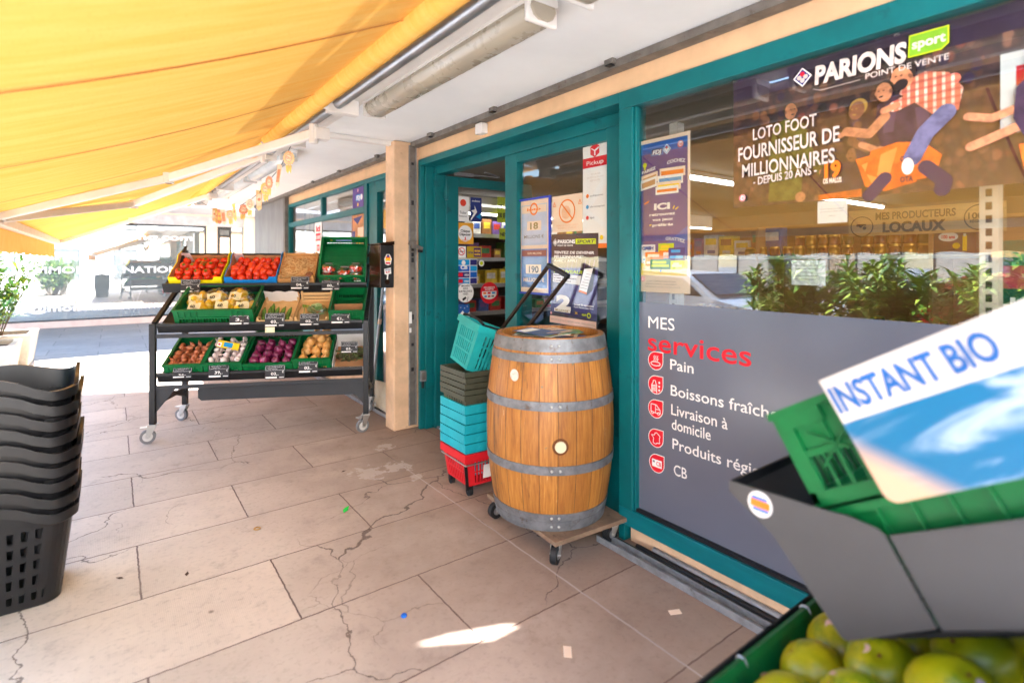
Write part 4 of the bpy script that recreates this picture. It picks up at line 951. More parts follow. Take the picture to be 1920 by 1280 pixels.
m = MB(); pts = [(.335, .34), (.36, .318), (W - .05, .318), (W - .05, .43), (.335, .43)]; m.prism([(x, .02, z) for x, z in pts], (0, .012, 0), anth); m.build("apron", ps, bevel=.002)
m = MB(); m.bar((.01, .05, .42), (.01, .58, .25), .03, .03, black, up=(1, 0, 0)); m.bar((W + .01, .05, .42), (W + .01, .58, .25), .03, .03, black, up=(1, 0, 0)); m.build("brace", ps)
for x, y in ((.01, 0), (W + .01, 0), (.01, .62), (W + .01, .62)):
    c = MB(); ww = MB(); aa = R({0: 200, 1: 150}[int(y > 0)] + rnd.uniform(-20, 20))
    c.box(x - .034, y - .03, .146, x + .034, y + .03, .151, steel); c.T = Matrix.Translation((x, y, 0)) @ Matrix.Rotation(aa, 4, 'Z'); ww.T = c.T
    for k in (-1, 1): c.prism([(-.03, k * .019, .146), (.035, k * .019, .146), (.05, k * .019, .05), (.018, k * .019, .05)], (0, k * .003, 0), steel)
    c.cyl((.034, -.027, .056), (.034, .027, .056), .008, steel); c.box(-.02, -.024, .126, .085, .024, .134, steel); c.cyl((0, 0, .13), (0, 0, .16), .02, steel)
    ww.cyl((.034, -.014, .056), (.034, .014, .056), .055, rubber, n=28); ww.cyl((.034, -.016, .056), (.034, .016, .056), .036, mat("pale_hub", C(206, 204, 200), .5), n=20); ww.cyl((.034, -.018, .056), (.034, .018, .056), .012, alu, n=12)
    o = c.build("caster", ps, bevel=.001); ww.build("wheel", o, smooth=True)
def onshelf(x, yf, zt):
    lift = LIFT[zt]      # frame of a crate lying on a tilted tray: x along the stand, y up the slope
    return SF @ Matrix.Translation((x, yf + .030, zt - .0755 + lift)) @ Matrix.Rotation(TL, 4, 'X')
def crate(label, M, w, d, h, mt=None, name="crate", cat="crate", **k):
    m = MB(); crate_bm(m, w, d, h, mt or pgreen, **k); o = m.build(name); tag(o, label, cat, "green plastic crates on the black stand"); return place(o, M)
pg2 = mat("deep_green_crate_plastic", C(0, 104, 52), .4, var=.12)
LOW = [(.092, .288, .14), (.386, .292, .14), (.688, .384, .13), (1.078, .304, .16)]
M1 = onshelf(.092, 0, .556); M2 = onshelf(.386, 0, .556); M3 = onshelf(.688, 0, .556); M4 = onshelf(1.078, 0, .556); M5 = onshelf(1.392, 0, .556)
crate("green crate of brown shallots at the low left of the stand", M1, .288, .39, .13)
crate("green crate of garlic bulbs on the lowest shelf", M2, .292, .39, .135)
crate("green crate of red onions on the lowest shelf", M3, .384, .50, .115, dcols=11)
crate("green crate heaped with yellow onions on the lowest shelf", M4, .304, .39, .15)
N1 = onshelf(.168, 0, .957); N2 = onshelf(.782, 0, .957); N3 = onshelf(1.080, 0, .957); N4 = onshelf(1.366, 0, .957)
crate("wide green crate filled with bagged lemons on the middle shelf", N1, .60, .40, .165, cols=12)
crate("nearly empty green crate at the right of the middle shelf", N4, .288, .39, .135)
T1 = onshelf(-.005, .30, 1.268); T2 = onshelf(.440, .30, 1.268); T3 = onshelf(.885, .30, 1.268); T4 = onshelf(1.24, .30, 1.268)
o = crate("tall tilted green crate with cherry tomato tubs on the top shelf", T4 @ Matrix.Rotation(R(30), 4, 'X'), .40, .42, .13, mt=pg2)
m = MB(); m.box(.12, .4075, .085, .26, .4085, .105, mat("lilac_label", C(150, 160, 220), .5)); m.box(.07, .4075, .092, .09, .4085, .102, yellow_i); m.box(.30, .003, -.002 + .02, .36, .0045, .05, paper); s = m.build("sticker", o)
# cardboard tomato boxes
def carton(label, M, w, d, h, ink, name="carton"):
    t = thing(name, label, "cardboard box", group="cardboard boxes on the stand"); place(t, M)
    m = MB(); th = .006
    m.box(0, 0, 0, w, d, .005, kraft)
    fz = h * .42
    m.prism([(0, 0, .005), (w, 0, .005), (w, 0, h * .72), (w * .86, 0, h * .72), (w * .82, 0, fz), (w * .18, 0, fz), (w * .14, 0, h * .72), (0, 0, h * .72)], (0, th, 0), ink); m.build("front_panel", t)
    m = MB(); m.prism([(0, d - th, .005), (w, d - th, .005), (w, d - th, h * 1.02), (w * .6, d - th, h * 1.0), (w * .5, d - th, h * 1.06), (w * .4, d - th, h * 1.0), (0, d - th, h * 1.02)], (0, th, 0), kraft); m.build("back_panel", t)
    for x in (0, w - th):
        m = MB(); m.prism([(x, th, .005), (x, d - th, .005), (x, d - th, h * 1.45), (x, d * .75, h * 1.5), (x, d * .6, h * 1.02), (x, d * .25, h * .9), (x, th, h * .72)], (th, 0, 0), ink)
        xi = x + th if x == 0 else x - .001
        m.prism([(xi, th + .002, .005), (xi, d - th, .005), (xi, d - th, h * 1.42), (xi, d * .76, h * 1.46), (xi, d * .6, h * 1.0), (xi, d * .25, h * .88), (xi, th + .002, h * .7)], (.001, 0, 0), kraft); m.build("side_panel", t)
    m = MB(); m.prism([(th, d - th - .001, h * .5), (.10, d - th - .001, h * .35), (.08, d - .04, h * 1.4), (th, d - .04, h * 1.45)], (0, -.003, 0), mat("inner_white_card", C(226, 208, 214), .8)); m.build("corner_flap", t)
    m = MB(); m.box(-.0005, -.0005, 0, w + .0005, d * .5, .004, kraft); m.build("base", t)
    return t
carton("yellow fronted cardboard box of vine tomatoes on the top shelf", T1, .425, .36, .10, mat("yellow_print_card", C(246, 226, 4), .6))
carton("blue cardboard box of plum tomatoes on the top shelf", T2, .432, .36, .10, mat("blue_print_card", C(18, 128, 210), .55, dirt=C(100, 160, 210), dv=.66))
# wooden boxes
def wood_crate(label, M, w, d, h, mt, cat="wooden crate", slats=2, backh=None):
    t = thing("wooden_crate", label, cat, group="wooden crates on the stand"); place(t, M); bh = backh or h
    m = MB(); m.box(0, 0, 0, w, d, .005, mt)
    for k in range(slats):
        z = .006 + k * (h - .006) / slats; e = (h - .006) / slats * .72
        m.box(0, 0, z, w, .006, z + e, mt)
        m.box(0, .006, z, .005, d - .006, z + e, mt); m.box(w - .005, .006, z, w, d - .006, z + e, mt)
    for k in range(slats + 1):
        z = .006 + k * (bh - .006) / (slats + 1); e = (bh - .006) / (slats + 1) * .8; m.box(0, d - .006, z, w, d, z + e, mt)
    for x in (.006, w - .022):
        for y in (.0065, d - .0225): m.box(x, y, .005, x + .016, y + .016, (h if y < .1 else bh) + .012, mt)
    m.build("slats", t); return t
wood_crate("shallow pine crate of courgettes on the middle shelf", N2, .288, .36, .06, pine, backh=.10)
wood_crate("pale pine crate with a lettuce bag on the middle shelf", N3, .278, .36, .055, pine, backh=.11)
mb_ = wood_crate("small thin wood box lined with straw on the top shelf", T3 @ Matrix.Rotation(R(16), 4, 'X'), .31, .33, .075, mat("golden_veneer", C(206, 152, 92), .75, var=.12), slats=1)
m = MB(); m.box(.11, .325, .075, .20, .331, .088, mat("golden_veneer2", C(206, 152, 92), .75)); m.build("tab", mb_)
m = MB(); sw = mat("wood_wool", C(226, 192, 138), .8, var=.2)
for i in range(420):
    x, y = rnd.uniform(.012, .285), rnd.uniform(.012, .305); a = rnd.uniform(0, 6.28); r = rnd.uniform(.012, .03); z = .010 + rnd.uniform(0, .03)
    pts = [(min(.302, max(.008, x + r * math.cos(a + k * .6))), min(.322, max(.01, y + r * math.sin(a + k * .6))), z + .006 * k * rnd.random()) for k in range(4)]
    m.tube(pts, .0018, sw, 3)
m.build("wood_wool", mb_)["kind"] = "stuff"
wc = thing("carton", "white cardboard tray of wilting artichokes at the low right of the stand", "cardboard box", group="cardboard boxes on the stand"); place(wc, M5)
m = MB(); m.box(0, 0, 0, .268, .36, .005, kraft); m.box(0, 0, .005, .268, .005, .05, paper); m.box(0, .355, .005, .268, .36, .16, paper); m.box(0, .005, .005, .005, .355, .10, paper); m.box(.263, .005, .005, .268, .355, .10, paper); m.build("tray", wc)
m = MB(); m.box(.06, -.0006, .02, .13, 0, .036, black_i); m.box(.18, -.0006, .02, .21, 0, .036, navy); m.build("print", wc)
# ---- produce: one of each kind, copied
def var2(name, a, b, rough=.35, vs=12, c3=None):
    t = NT(name); v = t.obj(); c = t.mix(t.step(t.noise(v, vs, 4), .35, .65), a, b)
    if c3: c = t.mix(t.math('MULTIPLY', t.step(t.noise(t.map(v, scale=(1, 1, .25)), vs * 3, 4), .52, .66), .7), c, c3)
    t.set(t.b.inputs["Base Color"], c); t.b.inputs["Roughness"].default_value = rough; return t.m
tom = var2("tomato_skin", C(206, 40, 16), C(228, 68, 30), .22); stemg = mat("green_stem", C(94, 120, 40), .7)
def proto(fn): m = MB(); fn(m); return m
def f_tomato(m):
    m.sph((0, 0, 0), .034, tom, (1, 1, .84), 16, 10, lambda p: Vector((p.x * (1 + .03 * math.cos(5 * math.atan2(p.y, p.x))), p.y, p.z - (.25 * max(0, 1 - 9 * (p.x ** 2 + p.y ** 2)) if p.z > 0 else 0))))
    for k in range(5): a = k * 1.257; m.add([(0, 0, .026), (.006 * math.cos(a + 1), .006 * math.sin(a + 1), .0285), (.02 * math.cos(a), .02 * math.sin(a), .030), (.006 * math.cos(a - 1), .006 * math.sin(a - 1), .0285)], [(0, 1, 2, 3)], stemg)
    m.tube([(0, 0, .024), (.002, 0, .036)], .0022, stemg, 5)
def f_plum(m): m.sph((0, 0, 0), .03, tom, (1, 1, 1.25), 14, 9)
def f_onion(skin):
    def g(m):
        m.sph((0, 0, 0), .037, skin, (1, 1, .95), 16, 12, lambda p: Vector((p.x * (1 - .55 * max(0, p.z - .72)), p.y * (1 - .55 * max(0, p.z - .72)), p.z + (max(0, p.z - .8) * 1.6))))
        m.tube([(0, 0, .040), (.003, .001, .052), (.008, .003, .060)], [.006, .004, .002], skin, 6); m.sph((0, 0, -.035), .006, kraft, nu=8, nv=5)
    return g
yel_on = var2("yellow_onion_skin", C(206, 146, 72), C(222, 172, 104), .35, 9, C(170, 104, 44)); red_on = var2("red_onion_skin", C(92, 16, 52), C(140, 34, 82), .3, 10, C(176, 90, 130))
sha = var2("shallot_skin", C(172, 84, 44), C(206, 128, 84), .4, 14, C(140, 60, 30)); gar = var2("garlic_skin", C(214, 190, 186), C(232, 218, 210), .6, 14, C(176, 130, 150))
def f_shallot(m):
    m.sph((0, 0, 0), .019, sha, (.9, .9, 1.5), 12, 10, lambda p: Vector((p.x * (1 - .5 * max(0, p.z - .4)), p.y * (1 - .5 * max(0, p.z - .4)), p.z))); m.tube([(0, 0, .026), (.002, 0, .036), (.007, .002, .044)], [.006, .003, .0015], sha, 5)
def f_garlic(m):
    m.sph((0, 0, 0), .025, gar, (1, 1, .85), 20, 10, lambda p: Vector((p.x * (1 + .09 * math.cos(8 * math.atan2(p.y, p.x))) * (1 - .4 * max(0, p.z - .5)), p.y * (1 + .09 * math.cos(8 * math.atan2(p.y, p.x))) * (1 - .4 * max(0, p.z - .5)), p.z)))
    m.tube([(0, 0, .018), (.002, 0, .034), (.010, .004, .050)], [.007, .0045, .004], gar, 6)
cour = var2("courgette_skin", C(52, 84, 30), C(92, 128, 46), .35, 20)
def f_courg(m):
    m.tube([(0, -.07, 0), (0, -.055, .002), (0, 0, .006), (.003, .05, .008), (.006, .07, .008)], [.008, .017, .019, .017, .012], cour, 12); m.tube([(.006, .07, .008), (.009, .086, .010)], .007, stemg, 6)
lem = var2("lemon_skin", C(240, 190, 20), C(246, 206, 50), .4, 8)
def f_lemon(m): m.sph((0, 0, 0), .031, lem, (1, 1, 1.28), 14, 10, lambda p: Vector((p.x, p.y, p.z + .1 * (p.z ** 9))))
def scatter(fn, name, label, cat, group, M, spots, s=(.9, 1.1), upright=False):
    m = MB(); fn(m); base = m.build(name, smooth=True)
    for i, (x, y, z) in enumerate(spots):
        o = base if i == 0 else dup(base)
        e = Euler((rnd.uniform(-.6, .6), rnd.uniform(-.6, .6), rnd.uniform(0, 6.28))) if upright else Euler((rnd.uniform(0, 6.28), rnd.uniform(0, 6.28), rnd.uniform(0, 6.28)))
        k = rnd.uniform(*s); o.matrix_world = M @ Matrix.Translation((x, y, z)) @ e.to_matrix().to_4x4() @ Matrix.Scale(k, 4); tag(o, label, cat, group)
    return base
def grid(w, d, r, layers, m=.02, y0=.02, y1=None, z0=.01, slope=0, jit=.42):
    out = []; y1 = y1 or d - m
    for l in range(layers):
        nx = max(1, int((w - 2 * m - l * r) / (2 * r))); ny = max(1, int((y1 - y0 - l * r) / (2 * r * .95)))
        for i in range(nx):
            for j in range(ny):
                x = m + r + (w - 2 * m - 2 * r) * (i + .5 * (l % 2) * .6) / max(1, nx - 1 + .3 * (l % 2)); y = y0 + r + (y1 - y0 - 2 * r) * j / max(1, ny - 1) + l * r * .4
                out.append((min(w - m - r * .7, max(m + r * .7, x + rnd.uniform(-1, 1) * r * jit)), min(d - m - r * .6, y + rnd.uniform(-1, 1) * r * jit), z0 + r * .9 + l * r * 1.45 + slope * y + rnd.uniform(-.1, .1) * r))
    return out
scatter(f_tomato, "tomato", "round red tomato in the yellow fronted cardboard box", "tomato", "tomatoes in the yellow box", T1, grid(.425, .36, .034, 2, y1=.30), (.9, 1.18), True)
vn = MB(); vn.tube([(.19, .20, .125), (.21, .18, .135), (.24, .17, .132), (.27, .16, .12)], .003, stemg, 5); vn.tube([(.22, .18, .134), (.225, .15, .118)], .0025, stemg, 5); vn.tube([(.25, .17, .13), (.262, .20, .118)], .0025, stemg, 5)
o = vn.build("tomato_vine", smooth=True); place(o, T1); tag(o, "green vine stalk lying on the tomatoes in the yellow box", "vine")
scatter(f_plum, "plum_tomato", "red plum tomato in the blue cardboard box", "tomato", "plum tomatoes in the blue box", T2, grid(.432, .36, .030, 2, y1=.31), (.9, 1.1))
scatter(f_shallot, "shallot", "brown shallot in the low left green crate", "shallot", "shallots in the green crate", M1, grid(.288, .39, .021, 3, y1=.31, slope=.04), (.85, 1.25))
scatter(f_garlic, "garlic_bulb", "pale pink garlic bulb in the green crate", "garlic", "garlic bulbs in the green crate", M2, grid(.292, .39, .026, 3, y1=.34, slope=.05), (.85, 1.15))
scatter(f_onion(red_on), "red_onion", "purple red onion in the wide low green crate", "onion", "red onions in the green crate", M3, grid(.384, .50, .036, 2, y1=.33), (.85, 1.12), True)
sp = grid(.304, .39, .036, 2, y1=.34, slope=.08) + [(.12, .22, .165), (.20, .25, .175), (.24, .30, .21), (.16, .30, .19)]
scatter(f_onion(yel_on), "onion", "golden onion heaped in the rightmost low green crate", "onion", "yellow onions in the green crate", M4, sp, (.9, 1.15), True)
scatter(f_courg, "courgette", "green courgette in the shallow pine crate", "courgette", "courgettes in the pine crate", N2, [(.04, .09, .03), (.085, .10, .03), (.135, .095, .03), (.18, .10, .032), (.235, .09, .03), (.11, .11, .055)], (.95, 1.1), True)
for o in [q for q in col.objects if q.name.startswith("courgette")]: 
    l = o.location.copy(); o.matrix_world = N2 @ Matrix.Translation(N2.inverted() @ l) @ Matrix.Rotation(R(rnd.uniform(-14, 14)), 4, 'Z') @ Matrix.Rotation(R(22), 4, 'X')
m = MB(); m.add([(.0 + .28 * i / 8, .352 - .04 * math.sin(j), .02 + .12 * j + .006 * math.sin(i * 2 + j)) for j in range(2) for i in range(9)], [(i, i + 1, i + 10, i + 9) for i in range(8)], paper)
o = m.build("paper_sheet", smooth=True); place(o, N2); tag(o, "white lining paper standing up in the courgette crate", "paper")
# lettuce in a clear bag and a sprig
def f_leaf(m, n, r, mts, sq=.7):
    for i in range(n):
        a = rnd.uniform(0, 6.28); e = rnd.uniform(0, 1.5); d = Vector((math.cos(a) * math.cos(e), math.sin(a) * math.cos(e), math.sin(e) * sq)); p = d * r * rnd.uniform(.35, .8); s = d.cross(Vector((.1, .2, 1))).normalized() * r * .4; u = d * r * .5 + Vector((0, 0, rnd.uniform(-.2, .4) * r))
        m.add([p - s * .5, p + s * .5, p + u + s, p + u * 1.2, p + u - s], [(0, 1, 2, 3, 4)], rnd.choice(mts))
g1 = mat("lettuce_green", C(122, 158, 84), .5, var=.2); g2 = mat("lettuce_pale", C(176, 196, 140), .5, var=.15); g3 = mat("dry_green_leaf", C(126, 138, 86), .7, var=.25); g4 = mat("artichoke_dark", C(96, 92, 66), .7, var=.3)
bagm = glass("clear_film", (.94, .96, .95, 1), .10, 3)
m = MB(); f_leaf(m, 60, .07, [g1, g2, g2]); o = m.build("lettuce"); place(o, N3 @ Matrix.Translation((.17, .16, .02))); tag(o, "bagged lettuce in the right pine crate of the middle shelf", "lettuce")
b = MB(); b.sph((0, 0, 0), .085, bagm, (1.1, .9, .75), 16, 9, lambda p: p * (1 + .06 * math.sin(p.x * 9 + p.y * 7) * math.cos(p.z * 8))); b.build("film_bag", o)
m = MB(); m.tube([(0, 0, 0), (.01, .02, .05), (.02, .03, .09)], .003, stemg, 5); m.T = Matrix.Translation((.015, .025, .06)); f_leaf(m, 16, .03, [lf[1], lf[0]]); o = m.build("parsley"); place(o, N3 @ Matrix.Translation((.055, .12, .015))); tag(o, "wilted yellow green parsley sprig beside the bagged lettuce", "herb")
# bagged lemons
netp = mat("net_bag_label", C(232, 220, 180), .5, var=.06)
sp = [(.15, .16, .10), (.34, .18, .10), (.50, .17, .10), (.24, .28, .12), (.43, .29, .12), (.10, .27, .11)]
for i, (x, y, z) in enumerate(sp):
    t = thing("lemon_bag", "clear bag of lemons with a pale label in the wide green crate", "bag", group="bags of lemons in the wide crate"); place(t, N1 @ Matrix.Translation((x, y, z)) @ Matrix.Rotation(rnd.uniform(-.5, .5), 4, 'Z'))
    m = MB()
    for k in range(8): m.T = Matrix.Translation((rnd.uniform(-.06, .06), rnd.uniform(-.05, .05), rnd.uniform(-.03, .02))) @ Matrix.Rotation(rnd.uniform(0, 3), 4, 'X') @ Matrix.Rotation(rnd.uniform(0, 3), 4, 'Z'); f_lemon(m)
    m.build("lemons", t, smooth=True)
    m = MB(); m.sph((0, 0, 0), .095, bagm, (1.05, .95, .65), 16, 9, lambda p: p * (1 + .10 * math.sin(p.x * 8 + i) * math.cos(p.y * 9 + p.z * 5))); m.build("film_bag", t)
    m = MB(); vs = [(-.06 + .10 * a / 5, -.092 + .028 * b + .0, .012 + .022 * b + .006 * math.sin(a * 1.7 + i)) for b in range(3) for a in range(6)]; m.add(vs, [(b * 6 + a, b * 6 + a + 1, (b + 1) * 6 + a + 1, (b + 1) * 6 + a) for b in range(2) for a in range(5)], netp)
    L_ = Flat(.05, .03); L_.T = Matrix.Translation((-.045, -.082, .030)) @ Matrix.Rotation(R(-52), 4, 'X'); L_.text("60", .1, .9, .1, .8, black_i, bold=.03); q = m.build("label", t, smooth=True); L_.build("print", q)
# cherry tomato tubs
TT = T4 @ Matrix.Rotation(R(30), 4, 'X'); pk = mat("pink_label", C(226, 60, 110), .5)
for i, (x, y, z) in enumerate(((.07, .05, .06), (.19, .045, .045), (.32, .05, .05), (.32, .085, .12), (.085, .085, .115), (.22, .06, .09))):
    t = thing("tomato_tub", "clear tub of cherry tomatoes with a round label in the tilted green crate", "tub", group="cherry tomato tubs on the top shelf"); place(t, TT @ Matrix.Translation((x, y, z)) @ Matrix.Rotation(R(-30 - 8 * i), 4, 'X') @ Matrix.Scale(1.15, 4))
    m = MB()
    for k in range(18): a = k * 2.4; r = .042 * math.sqrt(k / 18); m.sph((r * math.cos(a), r * math.sin(a), rnd.uniform(-.015, .012)), .0125, tom, nu=10, nv=7)
    m.build("cherry_tomatoes", t, smooth=True)
    m = MB(); m.lathe([(.046, -.03), (.056, .012), (.05, .032), (.02, .044)], bagm, 20, cap0=False); m.build("lid", t, smooth=True)
    m = MB(); m.add([(.034 * math.cos(R(k * 18)), -.012 + .022 * math.sin(R(k * 18)), .0455) for k in range(20)], [tuple(range(20))], paper); m.add([(.010 + .02 * math.cos(R(k * 30)), -.012 + .013 * math.sin(R(k * 30)), .0462) for k in range(12)], [tuple(range(12))], pk); m.build("label", t)
# a brown mushroom, artichokes and kraft liner
brnm = var2("mushroom_brown", C(110, 62, 36), C(140, 84, 52), .45)
m = MB(); m.sph((0, 0, .02), .032, brnm, (1, 1, .7), 14, 9); m.cyl((0, 0, 0), (0, 0, .018), .014, cream); o = m.build("mushroom", smooth=True); place(o, T3 @ Matrix.Rotation(R(16), 4, 'X') @ Matrix.Translation((.265, .05, .045))); tag(o, "single brown mushroom at the right edge of the straw box", "mushroom")
for i, (x, y) in enumerate(((.07, .12), (.16, .10), (.21, .17), (.10, .20))):
    m = MB(); f_leaf(m, 46, .055, [g3, g4, g4]); m.tube([(0, 0, 0), (.06, -.03, .01), (.09, -.02, .03)], [.009, .008, .007], g3, 6); o = m.build("artichoke"); place(o, M5 @ Matrix.Translation((x, y, .045)) @ Matrix.Rotation(rnd.uniform(0, 6), 4, 'Z')); tag(o, "wilted artichoke in the white cardboard tray", "artichoke", "artichokes in the white tray")
m = MB(); m.box(.02, .20, .011, .26, .205, .075, kraft); o = m.build("cardboard_sheet"); place(o, N4); tag(o, "brown cardboard strip lying in the nearly empty green crate", "cardboard")
gl = Flat(.17, .06, yellow_i); gl.rect(.3, .2, .7, .85, cyan_i); gl.rect(.02, .1, .2, .7, white_i); gl.disc(.1, .4, .05, red_i); o = gl.build("garlic_label"); place(o, M2 @ Matrix.Translation((.05, .20, .155)) @ Matrix.Rotation(R(16), 4, 'Y') @ Matrix.Rotation(R(-50), 4, 'X')); tag(o, "yellow pointed label lying on the garlic bulbs", "label")
# ---- price boards on the stand
slate = mat("slate_price_board", C(38, 38, 42), .55, var=.15); chalk = mat("chalk", C(206, 206, 210), .9)
def price(label, x, yf, ztop, txt, w=.155, h=.115, M=None, tilt=8):
    f = Flat(w, h, slate); g = random.Random(label)
    f.line([(.03, .95), (.97, .95), (.97, .62), (.03, .62), (.03, .95)], .012, chalk)
    for r in range(2):
        xx = .10 + .05 * g.random(); y = .83 - r * .12; pts = []
        while xx < (.86 if r == 0 else .6): pts.append((xx, y + g.uniform(-.035, .055))); xx += g.uniform(.012, .035)
        f.line(pts, .010, chalk)
    f.text(txt, .30, .62, .28, .19, white_i, bold=.015); f.text(txt[0] if False else "•", .66, .69, .24, .1, white_i); f.text("€", .86, .95, .42, .16, white_i)
    f.rect(.03, .06, .60, .16, white_i); f.rect(.72, .08, .96, .14, chalk)
    o = f.build("price_board"); tag(o, label, "price board", "slate price boards on the stand")
    place(o, SF @ Matrix.Translation((x, yf - .016, ztop - h)) @ Matrix.Rotation(R(-tilt), 4, 'X') if M is None else M); return o
price("slate price board under the yellow fronted tomato box", .105, .285, 1.305, "02,")
price("slate price board in front of the straw lined box", 1.0, .285, 1.325, "04,")
price("slate price board in front of the cherry tomato tubs", 1.262, .285, 1.315, "00,")
price("slate price board on the lemon crate", .585, -.004, 1.055, "3,", h=.12)
price("slate price board below the courgettes", .86, -.012, 1.03, "03,")
price("slate price board below the bagged lettuce", 1.135, -.012, 1.02, "02,", h=.10)
price("slate price board on the nearly empty green crate", 1.385, -.006, 1.045, "€1,", h=.115)
price("slate price board on the shallot crate", .16, .0, .60, "€3,", w=.14, h=.085)
price("slate price board on the garlic crate", .43, -.014, .625, "39,")
price("slate price board under the red onions", .862, -.014, .598, "02,")
price("slate price board on the yellow onion crate", 1.125, -.014, .638, "02,")
price("slate price board standing in the artichoke tray", 0, 0, 0, "03,", w=.14, h=.10, M=M5 @ Matrix.Translation((.06, .13, .10)) @ Matrix.Rotation(R(-30), 4, 'X'))
f = Flat(.075, .06, mat("pale_tag", C(220, 214, 176), .6)); f.rect(.0, .82, 1, 1, lime_i); f.rect(.2, .2, .8, .6, cream); o = f.build("paper_tag"); place(o, SF @ Matrix.Translation((.862, -.022, .868))); tag(o, "small pale tag hanging under the courgette price board", "tag")
# ================================================================ POSTERS AND NOTICES
def stick(f, name, label, cat, X, Y, Z, rot=FAC, group=None, tilt=0):
    o = f.build(name); o.location = (X, Y, Z); o.rotation_euler = (0, R(tilt), rot); return tag(o, label, cat, group)
def clover(f, x, y, r, bgm, petal, centre):
    k = f.W / f.H
    f.poly([(x + r * math.cos(R(a)) * .95, y + r * k * math.sin(R(a))) for a in (0, 90, 180, 270)], white_i)
    f.poly([(x + r * .84 * math.cos(R(a)) * .95, y + r * .84 * k * math.sin(R(a))) for a in (0, 90, 180, 270)], bgm)
    for a in (45, 135, 225, 315): f.disc(x + .33 * r * math.cos(R(a + 45)), y + .33 * r * k * math.sin(R(a + 45)), r * .24, petal if a != 45 else centre, 14)
def age18(f, x, y, r): f.disc(x, y, r, white_i); f.ring(x, y, r * .95, r * .25, red_i); f.text("18", x - r * .45, x + r * .45, y - r * .4 * f.W / f.H, r * .8 * f.W / f.H, red_i, bold=.02)
# -- tall lottery poster in the big window
pf = mat("poster_violet", C(66, 56, 132), .45, var=.12, vs=2.5)
f = Flat(.312, .775, cream); f.rect(.045, .11, .955, .975, pf)
f.rect(.045, .905, .955, .975, mat("poster_sky", C(24, 92, 176), .45, var=.1))
f.poly([(.045, .19), (.25, .20), (.55, .165), (.955, .215), (.955, .11), (.045, .11)], yellow_i)
f.poly([(.10, .185), (.50, .30), (.955, .42), (.955, .21)], mat("poster_blue", C(40, 84, 176), .45))
f.rect(.26, .888, .50, .934, cyan_i); f.rect(.272, .892, .488, .930, navy); f.text("FDJ", .29, .47, .896, .026, white_i, bold=.04, shear=.2); clover(f, .57, .915, .085, cyan_i, white_i, red_i); age18(f, .83, .93, .055)
f.text("COCHEZ", .58, .92, .815, .020, white_i, bold=.03, arc=.010, tilt=-.004); f.text("PARIEZ", .08, .36, .778, .018, white_i, bold=.03, tilt=.022)
f.disc(.14, .835, .04, lime_i); f.rect(.125, .805, .155, .83, lime_i)
for (x0, y0, x1, y1, tl, cs) in ((.07, .70, .40, .765, .02, (cream, kraft)), (.05, .668, .38, .735, .02, (white_i, kraft)), (.44, .735, .92, .795, -.004, (cream, orange_i)), (.40, .690, .88, .75, -.004, (white_i, cyan_i)), (.38, .655, .84, .71, -.004, (cream, yellow_i)), (.36, .63, .80, .68, -.002, (white_i, orange_i))):
    f.poly([(x0, y0), (x1, y0 + tl), (x1, y1 + tl), (x0, y1)], cs[0]); f.poly([(x0 + .03, y0 + .014), (x1 - .03, y0 + tl + .014), (x1 - .03, y1 + tl - .018), (x0 + .03, y1 - .018)], cs[1])
f.text("ICI", .33, .64, .535, .038, white_i, bold=.05); f.text("retrouvez", .24, .74, .495, .019, white_i, bold=.03); f.text("vos jeux", .30, .70, .462, .017, white_i, bold=.03); f.text("préférés", .30, .70, .427, .017, white_i, bold=.03)
for a, b in (((.70, .53), (.73, .55)), ((.74, .525), (.80, .54))): f.line([a, b], .018, yellow_i)
f.line([(.24, .435), (.28, .44)], .018, yellow_i); f.poly([(.12, .58), (.24, .60), (.22, .585), (.14, .575)], orange_i)
f.text("GRATTEZ", .56, .92, .335, .020, white_i, bold=.03, tilt=-.022, arc=.006)
for x0, y0, x1, y1, c1, c2 in ((.08, .19, .36, .31, paper, cyan_i), (.42, .25, .72, .315, lime_i, yellow_i), (.44, .22, .70, .27, orange_i, paper), (.16, .17, .52, .26, orange_i, cream), (.62, .205, .92, .285, navy, cyan_i), (.26, .15, .66, .215, mat("ticket_green", C(60, 130, 90), .5), lime_i), (.66, .15, .90, .205, lime_i, cream)):
    f.rect(x0, y0, x1, y1, c1); f.rect(x0 + .03, y0 + .015, x1 - .03, y0 + .03, c2); f.rect(x0 + .05, y1 - .03, x1 - .08, y1 - .012, c2)
f.text("CASH", .10, .33, .276, .022, navy, bold=.05)
age18(f, .12, .085, .045)
for i, s in enumerate(("JOUER COMPORTE DES RISQUES :", "ENDETTEMENT, ISOLEMENT...", "APPELEZ LE 09-74-75-13-13")): f.text(s, .2 - .02 * i, .78 + .03 * i, .068 - .018 * i, .008, grey_i)
f.text("1", .46, .49, .135, .01, cyan_i, bold=.05)
stick(f, "lottery_poster", "tall violet lottery poster with a yellow foot inside the big window", "poster", 2.195, 1.853, 1.30)
